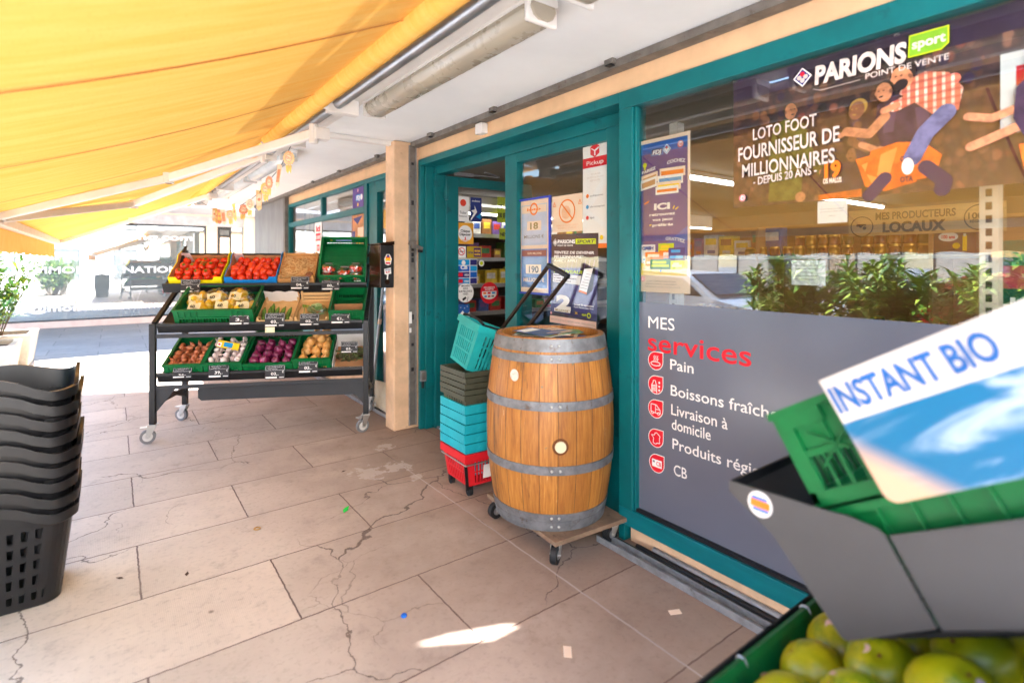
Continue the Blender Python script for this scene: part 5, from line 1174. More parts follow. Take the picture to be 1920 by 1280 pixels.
# -- wide banner with footballers
def crowd():
    t = NT("banner_crowd_print"); v = t.obj(); vo = t.n("TexVoronoi"); vo.inputs["Scale"].default_value = 34; t.set(vo.inputs["Vector"], t.map(v, scale=(1, 1, .8)))
    c = t.ramp(t.sep(vo.outputs["Color"])[0], [(.0, C(58, 38, 50)), (.35, C(86, 56, 58)), (.55, C(120, 74, 60)), (.75, C(70, 44, 62)), (.92, C(176, 120, 96)), (1, C(150, 40, 40))])
    c = t.mix(t.step(t.noise(v, 3, 4), .3, .7), c, C(104, 60, 48)); t.set(t.b.inputs["Base Color"], t.mix(t.step(vo.outputs["Distance"], .35, .7), c, C(56, 36, 44)))
    t.b.inputs["Roughness"].default_value = .5; return t.m
ban_p = mat("banner_purple", C(56, 38, 74), .5, var=.12, vs=3); skin = mat("printed_skin", C(198, 130, 92), .5, var=.28, vs=34); skin2 = mat("printed_skin_dark", C(132, 84, 62), .5, var=.28, vs=34); gk = mat("printed_green_shirt", C(104, 104, 44), .5, var=.35, vs=26)
shirt = mat("printed_purple_shirt", C(60, 40, 58), .5, var=.45, vs=24); shorts = mat("printed_orange_shorts", C(226, 104, 34), .5, var=.3, vs=22); jeans = mat("printed_jeans", C(98, 94, 122), .5, var=.4, vs=20); hair = mat("printed_dark_hair", C(36, 24, 24), .6)
def plaid():
    t = NT("printed_plaid"); v = t.obj(); x, y, z = t.sep(v); a = t.math('SINE', t.math('MULTIPLY', x, 260)); b = t.math('SINE', t.math('MULTIPLY', z, 260))
    c = t.mix(t.step(a, .3, .6), C(206, 110, 82), C(236, 200, 176)); t.set(t.b.inputs["Base Color"], t.mix(t.math('MULTIPLY', t.step(b, .2, .6), .6), c, C(176, 60, 52))); return t.m
f = Flat(1.25, .57, None); NB = 30
vs = []
for j, yy in enumerate((0, .82, 1.0)):
    for i in range(NB + 1): x = i / NB; vs.append((x * 1.25, .004 * math.sin(x * 22) * (.4 + yy), (yy - (.0 if yy < 1 else .03 * math.sin(math.pi * ((x * 2.2) % 1)))) * .57))
cr = crowd(); bk = [(j * (NB + 1) + i, j * (NB + 1) + i + 1, (j + 1) * (NB + 1) + i + 1, (j + 1) * (NB + 1) + i) for j in range(2) for i in range(NB)]
f.add(vs, bk[:NB], cr); f.add(vs, bk[NB:], ban_p); f.l = 46
def ell(cx, cy, rx, ry, mt, rot=0, n=20):
    k = f.W / f.H; pts = []
    for i in range(n):
        a = 2 * math.pi * i / n; u, v2 = rx * math.cos(a), ry / k * math.sin(a); c_, s_ = math.cos(R(rot)), math.sin(R(rot))
        pts.append((cx + u * c_ - v2 * s_, cy + (u * s_ + v2 * c_) * k))
    f.poly(pts, mt)
def limb(pts, w_, mt):
    f.line(pts, w_, mt)
    for p in pts: ell(p[0], p[1], w_ / 2, w_ / 2 * f.W / f.H, mt, n=12)
for i in range(26): x = rnd.uniform(.02, .98); ell(x, rnd.uniform(.60, .80), .012, .035, rnd.choice((skin2, skin2, ban_p, hair)))
def head(cx, cy, r, sk, hr, tilt=0, beard=None, look=-1):
    k = f.W / f.H
    ell(cx - look * r * .18, cy + r * .42 * k, r * 1.04, r * 1.05 * k, hr, tilt); ell(cx, cy, r * .86, r * 1.18 * k, sk, tilt)
    if beard: ell(cx + look * r * .1, cy - r * .72 * k, r * .66, r * .55 * k, beard, tilt)
    ell(cx + look * r * .30, cy - r * .50 * k, r * .26, r * .10 * k, hr, tilt); ell(cx + look * r * .82, cy - r * .05 * k, r * .16, r * .26 * k, sk, tilt)
    for q in (.05, .55): ell(cx + look * r * q, cy + r * .22 * k, r * .12, r * .08 * k, hr, tilt)
    ell(cx - look * r * .72, cy - r * .02 * k, r * .16, r * .28 * k, skin2, tilt)
sh2 = mat("printed_shirt_light", C(86, 62, 84), .5, var=.2); or2 = mat("printed_orange_light", C(246, 146, 70), .5)
# green keeper at the left
f.poly([(.15, .56), (.185, .60), (.235, .57), (.25, .40), (.235, .02), (.13, .02), (.14, .30)], gk); limb([(.235, .52), (.26, .33), (.305, .18)], .030, gk); limb([(.30, .19), (.335, .10)], .018, skin); limb([(.16, .52), (.145, .30), (.215, .06)], .03, gk); ell(.235, .035, .016, .035, skin); head(.205, .645, .022, skin, hair, 0, None, 1)
# crouching player turned away, with name and number
f.poly([(.285, .10), (.30, .22), (.345, .255), (.40, .22), (.415, .08), (.40, .03), (.30, .03)], shirt); head(.385, .275, .018, skin2, hair); f.poly([(.29, .035), (.41, .05), (.41, .0), (.29, .0)], shorts)
# the group hugging in the middle
f.poly([(.375, .50), (.40, .53), (.445, .50), (.475, .36), (.455, .20), (.40, .22)], shirt); f.poly([(.385, .48), (.40, .50), (.42, .36), (.40, .34)], sh2); limb([(.40, .46), (.382, .36), (.425, .30)], .022, skin2); limb([(.41, .33), (.45, .28), (.49, .30)], .018, skin); head(.398, .555, .023, skin2, mat("printed_blond", C(170, 132, 62), .6), -15)
f.poly([(.395, .24), (.45, .26), (.50, .22), (.545, .06), (.47, .02), (.42, .06)], shorts); f.poly([(.41, .20), (.44, .22), (.46, .06), (.44, .06)], or2)
f.poly([(.45, .56), (.48, .60), (.52, .60), (.585, .53), (.59, .36), (.54, .26), (.46, .30), (.445, .42)], shirt); f.poly([(.47, .55), (.50, .57), (.49, .38), (.465, .38)], sh2); f.poly([(.54, .50), (.57, .50), (.575, .36), (.55, .32)], sh2); limb([(.47, .48), (.43, .39), (.372, .43)], .026, skin); limb([(.372, .43), (.355, .41)], .016, skin)
f.poly([(.435, .28), (.50, .31), (.56, .29), (.60, .20), (.585, .08), (.50, .06), (.42, .14)], shorts); f.poly([(.46, .25), (.50, .28), (.48, .10), (.45, .12)], or2); limb([(.565, .14), (.605, .05), (.60, .0)], .036, ban_p); limb([(.47, .10), (.43, .0)], .034, ban_p); head(.468, .632, .023, skin, hair, 8)
f.text("OTA", .507, .537, .19, .03, ban_p, bold=.03); f.text("OTA", .507, .537, .065, .03, ban_p, bold=.03)
f.poly([(.505, .60), (.52, .67), (.565, .70), (.615, .665), (.645, .56), (.635, .44), (.585, .43), (.545, .52)], plaid()); limb([(.625, .62), (.555, .575), (.495, .53)], .030, plaid()); limb([(.50, .535), (.468, .515)], .018, skin)
limb([(.61, .44), (.565, .34), (.535, .20)], .042, jeans); ell(.525, .155, .014, .05, cream); head(.512, .695, .027, skin, hair, 28, hair)
# a player cut off on the right
limb([(.655, .39), (.70, .36), (.76, .40)], .020, skin); limb([(.66, .22), (.72, .27), (.79, .33)], .022, skin); f.poly([(.745, .50), (.77, .56), (.83, .57), (.92, .40), (.90, .16), (.77, .18), (.74, .34)], shirt); f.poly([(.75, .20), (.91, .18), (.93, .02), (.76, .06)], shorts); head(.785, .62, .024, skin, mat("printed_blond", C(170, 132, 62), .6))
f.text("19", .312, .358, .145, .10, orange_i, bold=.05); f.text("OS MALUS", .308, .36, .105, .032, cream, bold=.03)
# words
ban_ink = mat("banner_white_ink", C(208, 194, 186), .6, var=.18, vs=30)  # white ink greyed to stand in for the reflections veiling it
clover(f, .247, .855, .030, navy, ban_ink, red_i)
f.text("PARIONS", .284, .523, .785, .115, ban_ink, bold=.045, shear=.06)
f.poly([(.527, .80), (.60, .80), (.617, .83), (.617, .93), (.53, .93)], lime_i); f.poly([(.529, .806), (.60, .806), (.614, .834), (.614, .924), (.532, .924)], mat("sport_green", C(120, 170, 40), .5)); f.text("sport", .536, .61, .845, .055, ban_ink, bold=.03)
f.text("POINT DE VENTE", .424, .617, .735, .035, ban_ink, bold=.008); f.line([(.28, .755), (.30, .735), (.41, .74)], .0015, ban_ink)
f.text("LOTO FOOT", .085, .29, .485, .082, ban_ink, bold=.01, tilt=.02); f.text("FOURNISSEUR DE", .032, .355, .345, .10, ban_ink, bold=.015, tilt=.03)
f.text("MILLIONNAIRES", .046, .342, .220, .095, ban_ink, bold=.015, tilt=.02); f.text("- DEPUIS 20 ANS -", .086, .29, .150, .055, ban_ink, bold=.015, tilt=.03); age18(f, .047, .065, .012)
o = stick(f, "banner", "wide purple sports betting banner with hugging footballers in the window", "banner", 2.203, 1.325, 1.69)
m = MB()
for x in (.012, .62, 1.235): m.T = Matrix.Translation((x, -.008, .553)); m.lathe([(.004, -.001), (.009, -.001), (.009, .001), (.004, .001)], steel, 14, cap0=False, cap1=False)
m.T = Matrix.Identity(4); m.tube([(.012, -.008, .553), (-.03, -.01, .585)], .0025, black, 5); m.tube([(1.235, -.008, .553), (1.27, -.01, .58)], .0025, black, 5); m.build("eyelet", o)
# -- sign with red letters stuck on the glass at the right edge
f = Flat(.36, .245, white_i); f.text("ni", .10, .62, .60, .30, red_i, bold=.06); f.rect(.10, .12, .36, .48, red_i); f.text("€", .15, .31, .18, .24, white_i, bold=.05); f.rect(.42, .12, .92, .48, red_i)
stick(f, "red_letter_sign", "white sign with bold red lettering overlapping the banner's right end", "sign", 2.192, .432, 1.843)
# -- paper notes in the window
f = Flat(.105, .085, paper); f.text("Chers clients, le magasin", .08, .9, .62, .05, grey_i); f.text("est ouvert le dimanche", .08, .85, .5, .05, grey_i); f.text("Merci", .4, .6, .3, .05, grey_i)
stick(f, "paper_note", "small white paper note taped just under the purple banner", "note", 2.196, .968, 1.60)
f = Flat(.128, .098, mat("grey_note", C(206, 208, 208), .6)); 
for i in range(5): f.line([(.12, .8 - .14 * i), (.82 - .08 * (i % 3), .8 - .14 * i)], .02, grey_i)
stick(f, "paper_note", "pale grey printed notice low in the big window above the film", "note", 2.196, 1.068, 1.36)
# -- side light: pickup strip, frame, prohibition sheet, sport poster
f = Flat(.205, .63, paper); f.rect(0, .775, 1, .87, red_i); f.text("Pickup", .16, .84, .80, .040, white_i)
hx = lambda r: [(.5 + r * math.sin(R(60 * i)), .935 + r * .325 * math.cos(R(60 * i))) for i in range(6)]
f.poly(hx(.21), red_i); f.line([(.5, .93), (.5, .885)], .05, white_i); f.line([(.5, .93), (.66, .955)], .05, white_i); f.line([(.5, .93), (.36, .955)], .03, white_i)
for i, (s, a, b) in enumerate((("ET AUSSI", .36, .72), ("EN DÉPÔT DE VOS COLIS", .2, .85), ("SERVICES", .3, .7))): f.text(s, a, b, .70 - .03 * i, .016, mat("faint_ink", C(206, 196, 190), .6), bold=.01)
for i, (s, cc_) in enumerate((("colissimo", orange_i), ("chronopost", cyan_i), ("dpd", red_i))): f.disc(.2, .505 - .105 * i, .06, cc_); f.text(s, .30, .30 + .06 * len(s), .495 - .105 * i, .018, grey_i, bold=.01)
f.rect(0, 0, 1, .045, orange_i); f.disc(.78, .10, .07, yellow_i)
stick(f, "parcel_strip", "white and red parcel pickup strip on the side light", "sticker", 2.322, 2.397, 1.535)
fr = thing("jackpot_display", "blue framed lottery jackpot display with numbers in the side light", "poster frame", (2.322, 3.045, 1.245), FAC)
fm = mat("blue_frame_plastic", C(44, 68, 176), .35); f = Flat(.335, .635, cream)
f.rect(.08, .51, .92, .95, mat("pale_blue_print", C(186, 198, 222), .5, var=.1)); f.rect(.08, .05, .92, .47, mat("mid_blue_print", C(96, 130, 190), .5, var=.2, vs=4)); f.rect(.10, .86, .90, .94, cream); f.ring(.5, .90, .13, .04, orange_i); f.text("loto", .28, .72, .885, .028, orange_i, bold=.04)
f.rect(.28, .67, .74, .77, cream); f.text("18", .38, .64, .685, .068, mat("gold_ink", C(150, 126, 70), .5), bold=.03); f.text("MILLIONS €", .18, .82, .585, .035, grey_i, bold=.01)
f.rect(.10, .39, .90, .455, mat("rust_print", C(150, 90, 90), .5)); f.text("EURO MILLIONS", .3, .75, .41, .022, cream, bold=.02); f.rect(.24, .20, .74, .30, cream); f.text("190", .34, .66, .215, .068, mat("slate_ink", C(86, 84, 90), .5), bold=.03); f.text("MILLIONS €", .16, .84, .115, .040, cream, bold=.03)
f.build("display", fr)
m = MB(); m.box(-.014, -.014, -.014, .349, .004, .0, fm); m.box(-.014, -.014, .635, .349, .004, .649, fm); m.box(-.014, -.014, 0, 0, .004, .635, fm); m.box(.335, -.014, 0, .349, .004, .635, fm); m.build("frame", fr, bevel=.003)
f = Flat(.285, .235, cream); f.ring(.5, .56, .27, .035, orange_i); f.disc(.47, .53, .15, mat("pale_orange", C(236, 184, 150), .5)); f.rect(.34, .40, .56, .50, mat("pale_orange", C(236, 184, 150), .5)); f.line([(.31, .79), (.69, .33)], .035, orange_i)
for x in (.08, .92): f.line([(x - .05, .72), (x, .84), (x + .05, .72), (x - .05, .72)], .012, orange_i); f.text("!", x - .008, x + .008, .74, .06, orange_i)
f.text("INTERDIT DE PÉNÉTRER DANS LE", .15, .85, .16, .04, mat("pale_orange", C(236, 184, 150), .5), bold=.01); f.text("MAGASIN AVEC UN CASQUE", .2, .8, .09, .04, mat("pale_orange", C(236, 184, 150), .5), bold=.01)
stick(f, "warning_sheet", "cream sheet with a crossed out helmet in a red ring", "notice", 2.3225, 2.685, 1.645)
ps1 = mat("poster_brown_violet", C(72, 54, 66), .45, var=.15, vs=3); ps2 = mat("poster_indigo", C(64, 54, 112), .45, var=.15, vs=3)
f = Flat(.425, .575, ps1); f.poly([(0, .12), (1, .08), (1, .62), (.55, .55), (0, .36)], ps2); 
for i in range(7): f.line([(.30 + .09 * i, .40), (.40 + .09 * i, .72)], .012, mat("streak", C(104, 86, 130), .5))
clover(f, .09, .905, .06, ps1, white_i, white_i); f.text("PARIONS", .15, .535, .895, .040, white_i, bold=.045); f.rect(.545, .885, .96, .942, lime_i); f.text("SPORT", .57, .94, .897, .032, ps1, bold=.03, shear=.2); f.text("POINT DE VENTE", .15, .49, .862, .017, white_i, bold=.03)
f.text("TENTEZ DE DEVENIR", .07, .93, .780, .028, white_i, bold=.04, shear=.15); f.text("MILLIONNAIRE*", .07, .72, .735, .028, white_i, bold=.04, shear=.15); f.text("AVEC L'APPLI", .07, .58, .69, .026, white_i, bold=.005, shear=.2)
f.text("NOUVEAU!", .07, .70, .565, .034, lime_i, bold=.045, shear=.1); f.poly([(.05, .46), (.66, .445), (.68, .545), (.06, .555)], paper)
for i, s in enumerate(("PARIEZ PLUS LOIN", "ESTIMEZ VOS RAPPORTS", "SCANNEZ VOS REÇUS")): f.text(s, .07, .46 + .12 * (i == 1), .528 - .029 * i, .014, ps1, bold=.03, shear=.15)
f.poly([(.62, .37), (.80, .345), (.91, .40), (.965, .655), (.78, .635), (.70, .60)], black_i); f.poly([(.63, .385), (.79, .365), (.92, .635), (.74, .62)], paper); f.poly([(.63, .375), (.79, .352), (.80, .372), (.635, .395)], orange_i)
for i in range(6): f.line([(.66 + .025 * i, .42 + .03 * i), (.80 + .022 * i, .41 + .03 * i)], .006, grey_i)
f.text("2", .14, .47, .165, .145, paper, bold=.06); f.rect(.10, .13, .46, .165, paper); f.text("MILLIONS€*", .12, .45, .135, .024, mat("gold_ink", C(150, 126, 70), .5), bold=.03, shear=.1)
f.text("Samedi 25 septembre", .54, .94, .225, .017, white_i, bold=.02); f.text("Super Parions Loto Foot", .54, .94, .198, .015, white_i, bold=.02); f.text("FOOT", .71, .80, .12, .02, lime_i, bold=.04); f.ring(.85, .13, .04, .015, lime_i, 10); f.text("X", .56, .62, .13, .02, yellow_i, bold=.04)
f.rect(0, -.004, 1, .075, mat("pink_strip", C(236, 200, 190), .6)); f.text("JOUER COMPORTE DES RISQUES : ENDETTEMENT, ISOLEMENT... APPELEZ LE 09-74-75-13-13", .03, .97, .03, .012, grey_i); age18(f, .03, .105, .022)
stick(f, "sport_poster", "dark sport betting poster with a phone and a big figure 2", "poster", 2.3195, 2.70, 1.06, tilt=1.2)
# -- stickers on the open door leaf (its face looks towards the viewer)
dy = 4.1715; X_ = lambda x: x * K
def dst(f, name, label, x, z): o = f.build(name); o.location = (X_(x), dy - .0008, DZ(z)); return tag(o, label, "sticker", "stickers on the open door")
f = Flat(.122, .225, paper); f.disc(.5, .75, .26, mat("ticket_red", C(222, 66, 44), .5)); f.text("Ticker", .2, .8, .30, .11, grey_i, bold=.02); f.text("Restaurant", .15, .85, .18, .07, grey_i, bold=.02); dst(f, "ticket_sticker", "white sticker with a red disc at the top of the open door", 2.353, 1.802)
f = Flat(.122, .222, mat("sodexo_blue", C(36, 52, 120), .5)); f.text("sodexo", .14, .86, .82, .08, white_i, bold=.02); f.poly([(.02, .1), (.3, .35), (.05, .45), (.4, .5), (.35, .68), (.6, .4), (.02, .02)], white_i); f.poly([(.5, .2), (.9, .35), (.9, .1)], cyan_i); dst(f, "voucher_sticker", "dark blue sticker with a white burst on the open door", 2.484, 1.805)
f = Flat(.176, .192, mat("cheque_amber", C(226, 160, 44), .5)); f.disc(.5, .5, .42, paper, 30); f.text("Chèque", .22, .78, .56, .12, black_i, bold=.03); f.text("Déjeuner", .16, .84, .40, .12, black_i, bold=.03); f.rect(.47, .16, .53, .34, red_i); f.rect(.30, .16, .70, .19, orange_i); dst(f, "cheque_sticker", "amber sticker with a white oval reading Chèque Déjeuner on the door", 2.348, 1.608)
f = Flat(.090, .105, paper); f.ring(.5, .56, .40, .08, red_i); f.rect(.25, .52, .75, .60, black_i); f.line([(.25, .82), (.75, .30)], .08, red_i); dst(f, "no_smoking_sticker", "no smoking sticker with red ring on the open door", 2.353, 1.488)
f = Flat(.160, .105, mat("mustard", C(190, 160, 30), .5)); f.rect(.45, .1, .95, .9, mat("violet", C(90, 50, 110), .5)); f.text("UpOne", .06, .40, .4, .2, purple_i, bold=.03); f.text("ticket", .5, .9, .55, .2, yellow_i, bold=.03); f.text("table", .5, .9, .25, .2, yellow_i, bold=.03); dst(f, "meal_sticker", "mustard and violet sticker beside the no smoking sign", 2.449, 1.488)
f = Flat(.212, .23, paper)
for i in range(2):
    for j in range(4): f.rect(.02 + (.62 if i else 0), .02 + j * .245, .60 if not i else .98, .24 + j * .245, [cyan_i, navy, blue_i][(i + j) % 3]); 
for j in range(2): f.rect(.05, .06 + j * .25, .27, .20 + j * .25, red_i); f.text("VISA", .34, .57, .08 + j * .25, .08, white_i, bold=.03, shear=.2)
f.text("CB", .15, .5, .60, .14, white_i, bold=.05); f.disc(.3, .85, .1, white_i); dst(f, "card_sticker", "blue and white payment card sticker on the open door", 2.353, 1.262)
def dround(r, ry, base):
    f = Flat(2 * r, 2 * ry); f.disc(.5, .5, .5, base, 32); return f
f = dround(.088, .098, white_i)
for i, (s, a, b) in enumerate((("MAGASIN", .26, .74), ("SOUS", .36, .64), ("SURVEILLANCE", .10, .90), ("VIDÉO", .34, .66))): f.text(s, a, b, .78 - .125 * i, .085, black_i, bold=.02)
f.poly([(.3, .22), (.5, .33), (.56, .24), (.36, .12)], black_i); f.line([(.6, .1), (.66, .3)], .03, grey_i); dst(f, "surveillance_sticker", "round white sticker about video surveillance on the open door", 2.350, 1.096)
f = dround(.102, .10, red_i); f.disc(.5, .47, .40, paper, 30, ry=.27, a0=180, a1=360); f.rect(.10, .40, .90, .58, paper); f.text("RÈGLEMENTS", .2, .8, .72, .07, white_i, bold=.03); f.text("ACCEPTÉS", .26, .74, .63, .07, white_i, bold=.03)
for i, c_ in enumerate((orange_i, red_i, cyan_i)): f.rect(.16 + .24 * i, .45, .33 + .24 * i, .54, c_); f.rect(.22 + .2 * i, .30, .36 + .2 * i, .38, (cyan_i, red_i, grey_i)[i])
dst(f, "payment_sticker", "round red sticker listing accepted payments on the open door", 2.585, 1.085)
f = dround(.03, .045, white_i); f.disc(.5, .5, .3, lime_i); dst(f, "round_sticker", "tiny white oval sticker above the red payment sticker", 2.57, 1.40)
f = Flat(.135, .14, mat("snow_blue", C(40, 90, 160), .5)); f.poly([(0, 0), (1, 0), (1, .5), (.7, .3), (.45, .6), (.2, .35), (0, .45)], paper); f.disc(.3, .8, .03, white_i); f.disc(.6, .75, .03, white_i); f.disc(.8, .85, .03, white_i); dst(f, "snow_sticker", "blue sticker with white snowy hills low on the open door", 2.348, .958)
# -- prints on the far shop window
f = Flat(.325, .225, mat("violet_print", C(92, 66, 140), .5, var=.2)); f.rect(.3, .35, .75, .65, cyan_i); f.text("FDJ", .34, .70, .40, .2, white_i, bold=.05, shear=.2); f.disc(.82, .5, .10, white_i); age18(f, .5, .86, .06); f.disc(.5, .16, .06, yellow_i)
stick(f, "shop_sticker", "violet square lottery sticker high in the far teal window", "sticker", 2.179, 5.97, 2.055)
f = Flat(.37, .36, mat("orange_pic", C(196, 132, 80), .5, var=.35, vs=9)); f.rect(.05, .05, .3, .5, navy); f.rect(.5, .3, .95, .6, cream); f.poly([(.1, .9), (.5, .7), (.9, .95)], navy); f.disc(.6, .2, .15, yellow_i); f.line([(.05, .98), (.05, .02)], .03, navy)
stick(f, "poster", "orange and blue picture poster in the far teal window", "poster", 2.1785, 6.0, 1.62)
f = Flat(.30, .42, paper); f.text("ici", .2, .8, .72, .18, red_i, bold=.06); f.rect(.15, .42, .85, .66, red_i); f.text("OUVERT", .18, .82, .48, .1, white_i, bold=.03); f.rect(.3, .1, .7, .3, red_i); f.text("7/7", .36, .64, .14, .1, white_i, bold=.03)
stick(f, "opening_sheet", "white sheet with red printing in the far teal window", "notice", 2.1785, 7.40, 1.56)
# ================================================================ ASHTRAY BOX, BROOM, BOARD
bz = thing("wall_box", "dark brown metal post box with two stickers on the apricot pillar", "box", (1.865, 4.405, 1.235))
bronze = mat("brown_glossy_metal", C(58, 40, 30), .18, .6, var=.2); m = MB(); m.box(-.062, -.11, 0, .062, .12, .365, bronze); m.build("body", bz, bevel=.003)
m = MB(); m.box(-.058, -.1125, .004, .058, -.1103, .36, black); m.build("side_plate", bz)
m = MB(); m.prism([(-.075, -.12, .3665), (.064, -.12, .3665), (.064, -.12, .395), (-.075, -.12, .375)], (0, .25, 0), bronze); m.build("lid", bz, bevel=.002)
f = Flat(.085, .10); f.poly([(.1, .55), (.35, .95), (.65, .95), (.9, .55), (.8, .1), (.5, 0), (.2, .1)], white_i); f.disc(.5, .62, .26, orange_i); f.poly([(.15, .5), (.5, .62), (.4, .3)], yellow_i); f.poly([(.85, .5), (.5, .62), (.6, .3)], yellow_i); f.rect(.25, .12, .75, .26, red_i); f.disc(.5, .8, .14, navy)
o = f.build("sticker", bz); o.location = (-.035, -.1130, .19)
f = Flat(.07, .11); f.poly([(.1, .5), (.05, .9), (.9, 1), (.95, .55), (.6, .5), (.5, .02), (.35, .05), (.4, .45)], white_i); f.text("STYLE", .2, .85, .75, .12, navy, bold=.04, tilt=.05); f.text("SUR", .25, .8, .58, .12, red_i, bold=.04, tilt=.05)
o = f.build("sticker", bz); o.location = (-.03, -.1130, .06)
m = MB(); m.cyl((.0, -.1128, .05), (0, -.114, .05), .022, bronze, n=20); m.build("lock", bz)
br_ = thing("broom", "long steel broom handle leaning at the far shop door", "broom", (2.08, 5.05, 0))
m = MB(); m.cyl((-.02, .08, .05), (.06, -.02, 1.20), .013, alu); m.build("handle", br_, smooth=True); m = MB(); m.box(-.08, .03, .015, .06, .12, .06, white_met); m.build("head", br_, bevel=.008); m = MB(); m.cyl((.035, .010, .84), (.040, .005, .89), .019, cream); m.build("grip", br_, smooth=True)
m = MB(); m.prism([(2.085, 4.62, .02), (2.085, 5.28, .02), (2.085, 5.28, .27), (2.085, 4.62, .31)], (.02, 0, 0), mat("dirty_cream_board", C(222, 206, 180), .8, var=.1, dirt=C(120, 100, 80), dv=.62)); tag(m.build("board", bevel=.003), "dirty cream board leaning at the foot of the far shop door", "board")
# ================================================================ BUNTING
bu = thing("bunting", "string of orange and cream paper lion faces hanging across the walkway ceiling", "bunting", (1.02, 4.0, 2.3))
pts = [(4.02, 2.27), (4.35, 2.15), (4.85, 2.08), (5.05, 2.04), (5.44, 2.01), (5.82, 2.0), (6.41, 1.99), (6.75, 2.0), (7.32, 2.05), (7.85, 2.12), (8.34, 2.20), (8.9, 2.30)]
m = MB(); m.tube([(0, y - 4, z - 2.3 + .02) for y, z in pts], .003, black, 5); m.build("string", bu, smooth=True)
fc = [mat("paper_orange", C(238, 200, 150), .7, var=.2, vs=30), mat("paper_cream", C(238, 220, 196), .7, var=.15, vs=30), mat("paper_red", C(230, 150, 118), .7, var=.3, vs=40), mat("paper_yellow", C(236, 206, 120), .7, var=.2, vs=30)]
for i, (y, z) in enumerate([(4.08, 2.24), (4.38, 2.17), (4.62, 2.13), (4.80, 2.10), (5.1, 2.05), (5.45, 2.03), (5.85, 2.02), (6.1, 2.01), (6.45, 2.0), (6.9, 2.02), (7.3, 2.06), (7.5, 2.08), (7.75, 2.12)]):
    f = Flat(.095, .18); k = i % 4; face = i in (0, 2, 3, 5, 6, 8); f.l = 0
    if face:
        f.poly([(.5 + (.5 - .07 * (a % 2)) * math.cos(R(a * 12)), .6 + (.5 - .09 * (a % 2)) * .62 * math.sin(R(a * 12))) for a in range(30)], fc[k]); f.disc(.5, .60, .30, fc[1]); f.ring(.5, .6, .28, .05, fc[2]); f.ring(.42, .62, .10, .05, fc[2], 10); f.ring(.62, .60, .09, .05, fc[0], 10); f.disc(.5, .50, .05, fc[3], 10); f.line([(.3, .78), (.5, .86), (.7, .76)], .05, fc[2])
        f.poly([(.25, .32), (.75, .32), (.68, .0), (.55, .12), (.45, 0), (.3, .08)], fc[3])
    else: f.poly([(.2, 1), (.8, 1), (.75, .1), (.5, .0), (.3, .14)], fc[k]); f.rect(.32, .25, .68, .8, fc[(k + 1) % 4]); f.disc(.5, .55, .14, fc[2])
    o = f.build("paper_face", bu); o.location = (-.045, y - 4, z - .18 - 2.3 + .03); o.rotation_euler = (R(rnd.uniform(-8, 8)), R(rnd.uniform(-8, 8)), R(-35 + rnd.uniform(-35, 35)))
# ================================================================ INSIDE THE SHOP
tubee = emit("lit_tube", (1, .98, .95, 1), 2.2)
for i, (y, x0, x1) in enumerate(((3.75, 4.3, 11.0), (.6, 4.3, 11.0), (7.2, 4.3, 11.0))):
    t = thing("ceiling_tube", ["long lit ceiling tube seen under the purple banner", "long lit ceiling tube behind the banner's right half", "long lit ceiling tube deep in the shop"][i], "ceiling light", (x0, y, 2.42), group="lit tubes inside the shop")
    m = MB(); m.box(0, -.05, .03, x1 - x0, .05, .078, white_met); m.build("housing", t); m = MB(); m.cyl((0, 0, .01), (x1 - x0, 0, .01), .024, tubee, n=10); m.build("tube", t)
shw = mat("white_shelf_steel", C(214, 208, 200), .5, var=.05); woodb = mat("shelf_wood", C(186, 140, 96), .7, var=.12, stretch=(1, 1, 8))
# shelf unit along the window with the local producers' board
u = thing("shelf_unit", "wooden shelf unit of jars under the local producers board", "shelf", (4.0, 1.6, 0))
m = MB(); m.box(.40, -1.6, .02, .44, 1.7, 1.75, woodb); m.build("back_panel", u)
for z in (.35, .75, .99, 1.475): m = MB(); m.box(0, -1.6, z, .40, 1.7, z + .022, shw); m.build("shelf", u)
for y in (-1.62, -.5, .6, 1.7): m = MB(); m.box(.0, y, .02, .4, y + .02, 1.72, woodb); m.build("upright", u)
f = Flat(.80, .17, pine); f.text("MES PRODUCTEURS", .20, .72, .60, .26, mat("brown_ink", C(84, 60, 44), .6), bold=.03); f.text("LOCAUX", .25, .66, .12, .36, mat("brown_ink", C(84, 60, 44), .6), bold=.05)
f.ring(.10, .36, .085, .008, mat("brown_ink", C(84, 60, 44), .6)); f.rect(.06, .32, .13, .46, mat("brown_ink", C(84, 60, 44), .6)); f.disc(.07, .3, .016, pine); f.disc(.12, .3, .022, pine); f.disc(.12, .3, .014, mat("brown_ink", C(84, 60, 44), .6)); f.ring(.86, .5, .095, .008, mat("brown_ink", C(84, 60, 44), .6)); f.text("100%", .79, .92, .46, .2, mat("brown_ink", C(84, 60, 44), .6), bold=.03); f.text("RÉGIONAL", .80, .92, .32, .09, mat("brown_ink", C(84, 60, 44), .6), bold=.03)
stick(f, "wooden_sign", "pale wooden board with dark lettering above the jars", "sign", 3.99, 1.56, 1.625)
goldlid = mat("gold_lid", C(196, 150, 70), .3, .7); jc = [mat("jar_amber", C(150, 84, 30), .2), mat("jar_red_brown", C(120, 50, 36), .2), mat("tin_gold", C(186, 136, 50), .3, .5), mat("jar_olive", C(120, 100, 44), .25)]
def jar_bm(c): m = MB(); m.lathe([(.034, 0), (.036, .004), (.036, .05), (.030, .058)], c, 16); return m
def lid_bm(): m = MB(); m.lathe([(.031, .058), (.033, .060), (.033, .072), (.031, .073)], goldlid, 16); return m
jars = []
for c in jc: jars.append((jar_bm(c), lid_bm()))
protos = []
jl = ["amber jar with gold lid on the window shelf", "red brown jar with gold lid on the window shelf", "gold tin with a lid on the window shelf", "olive jar with gold lid on the window shelf"]
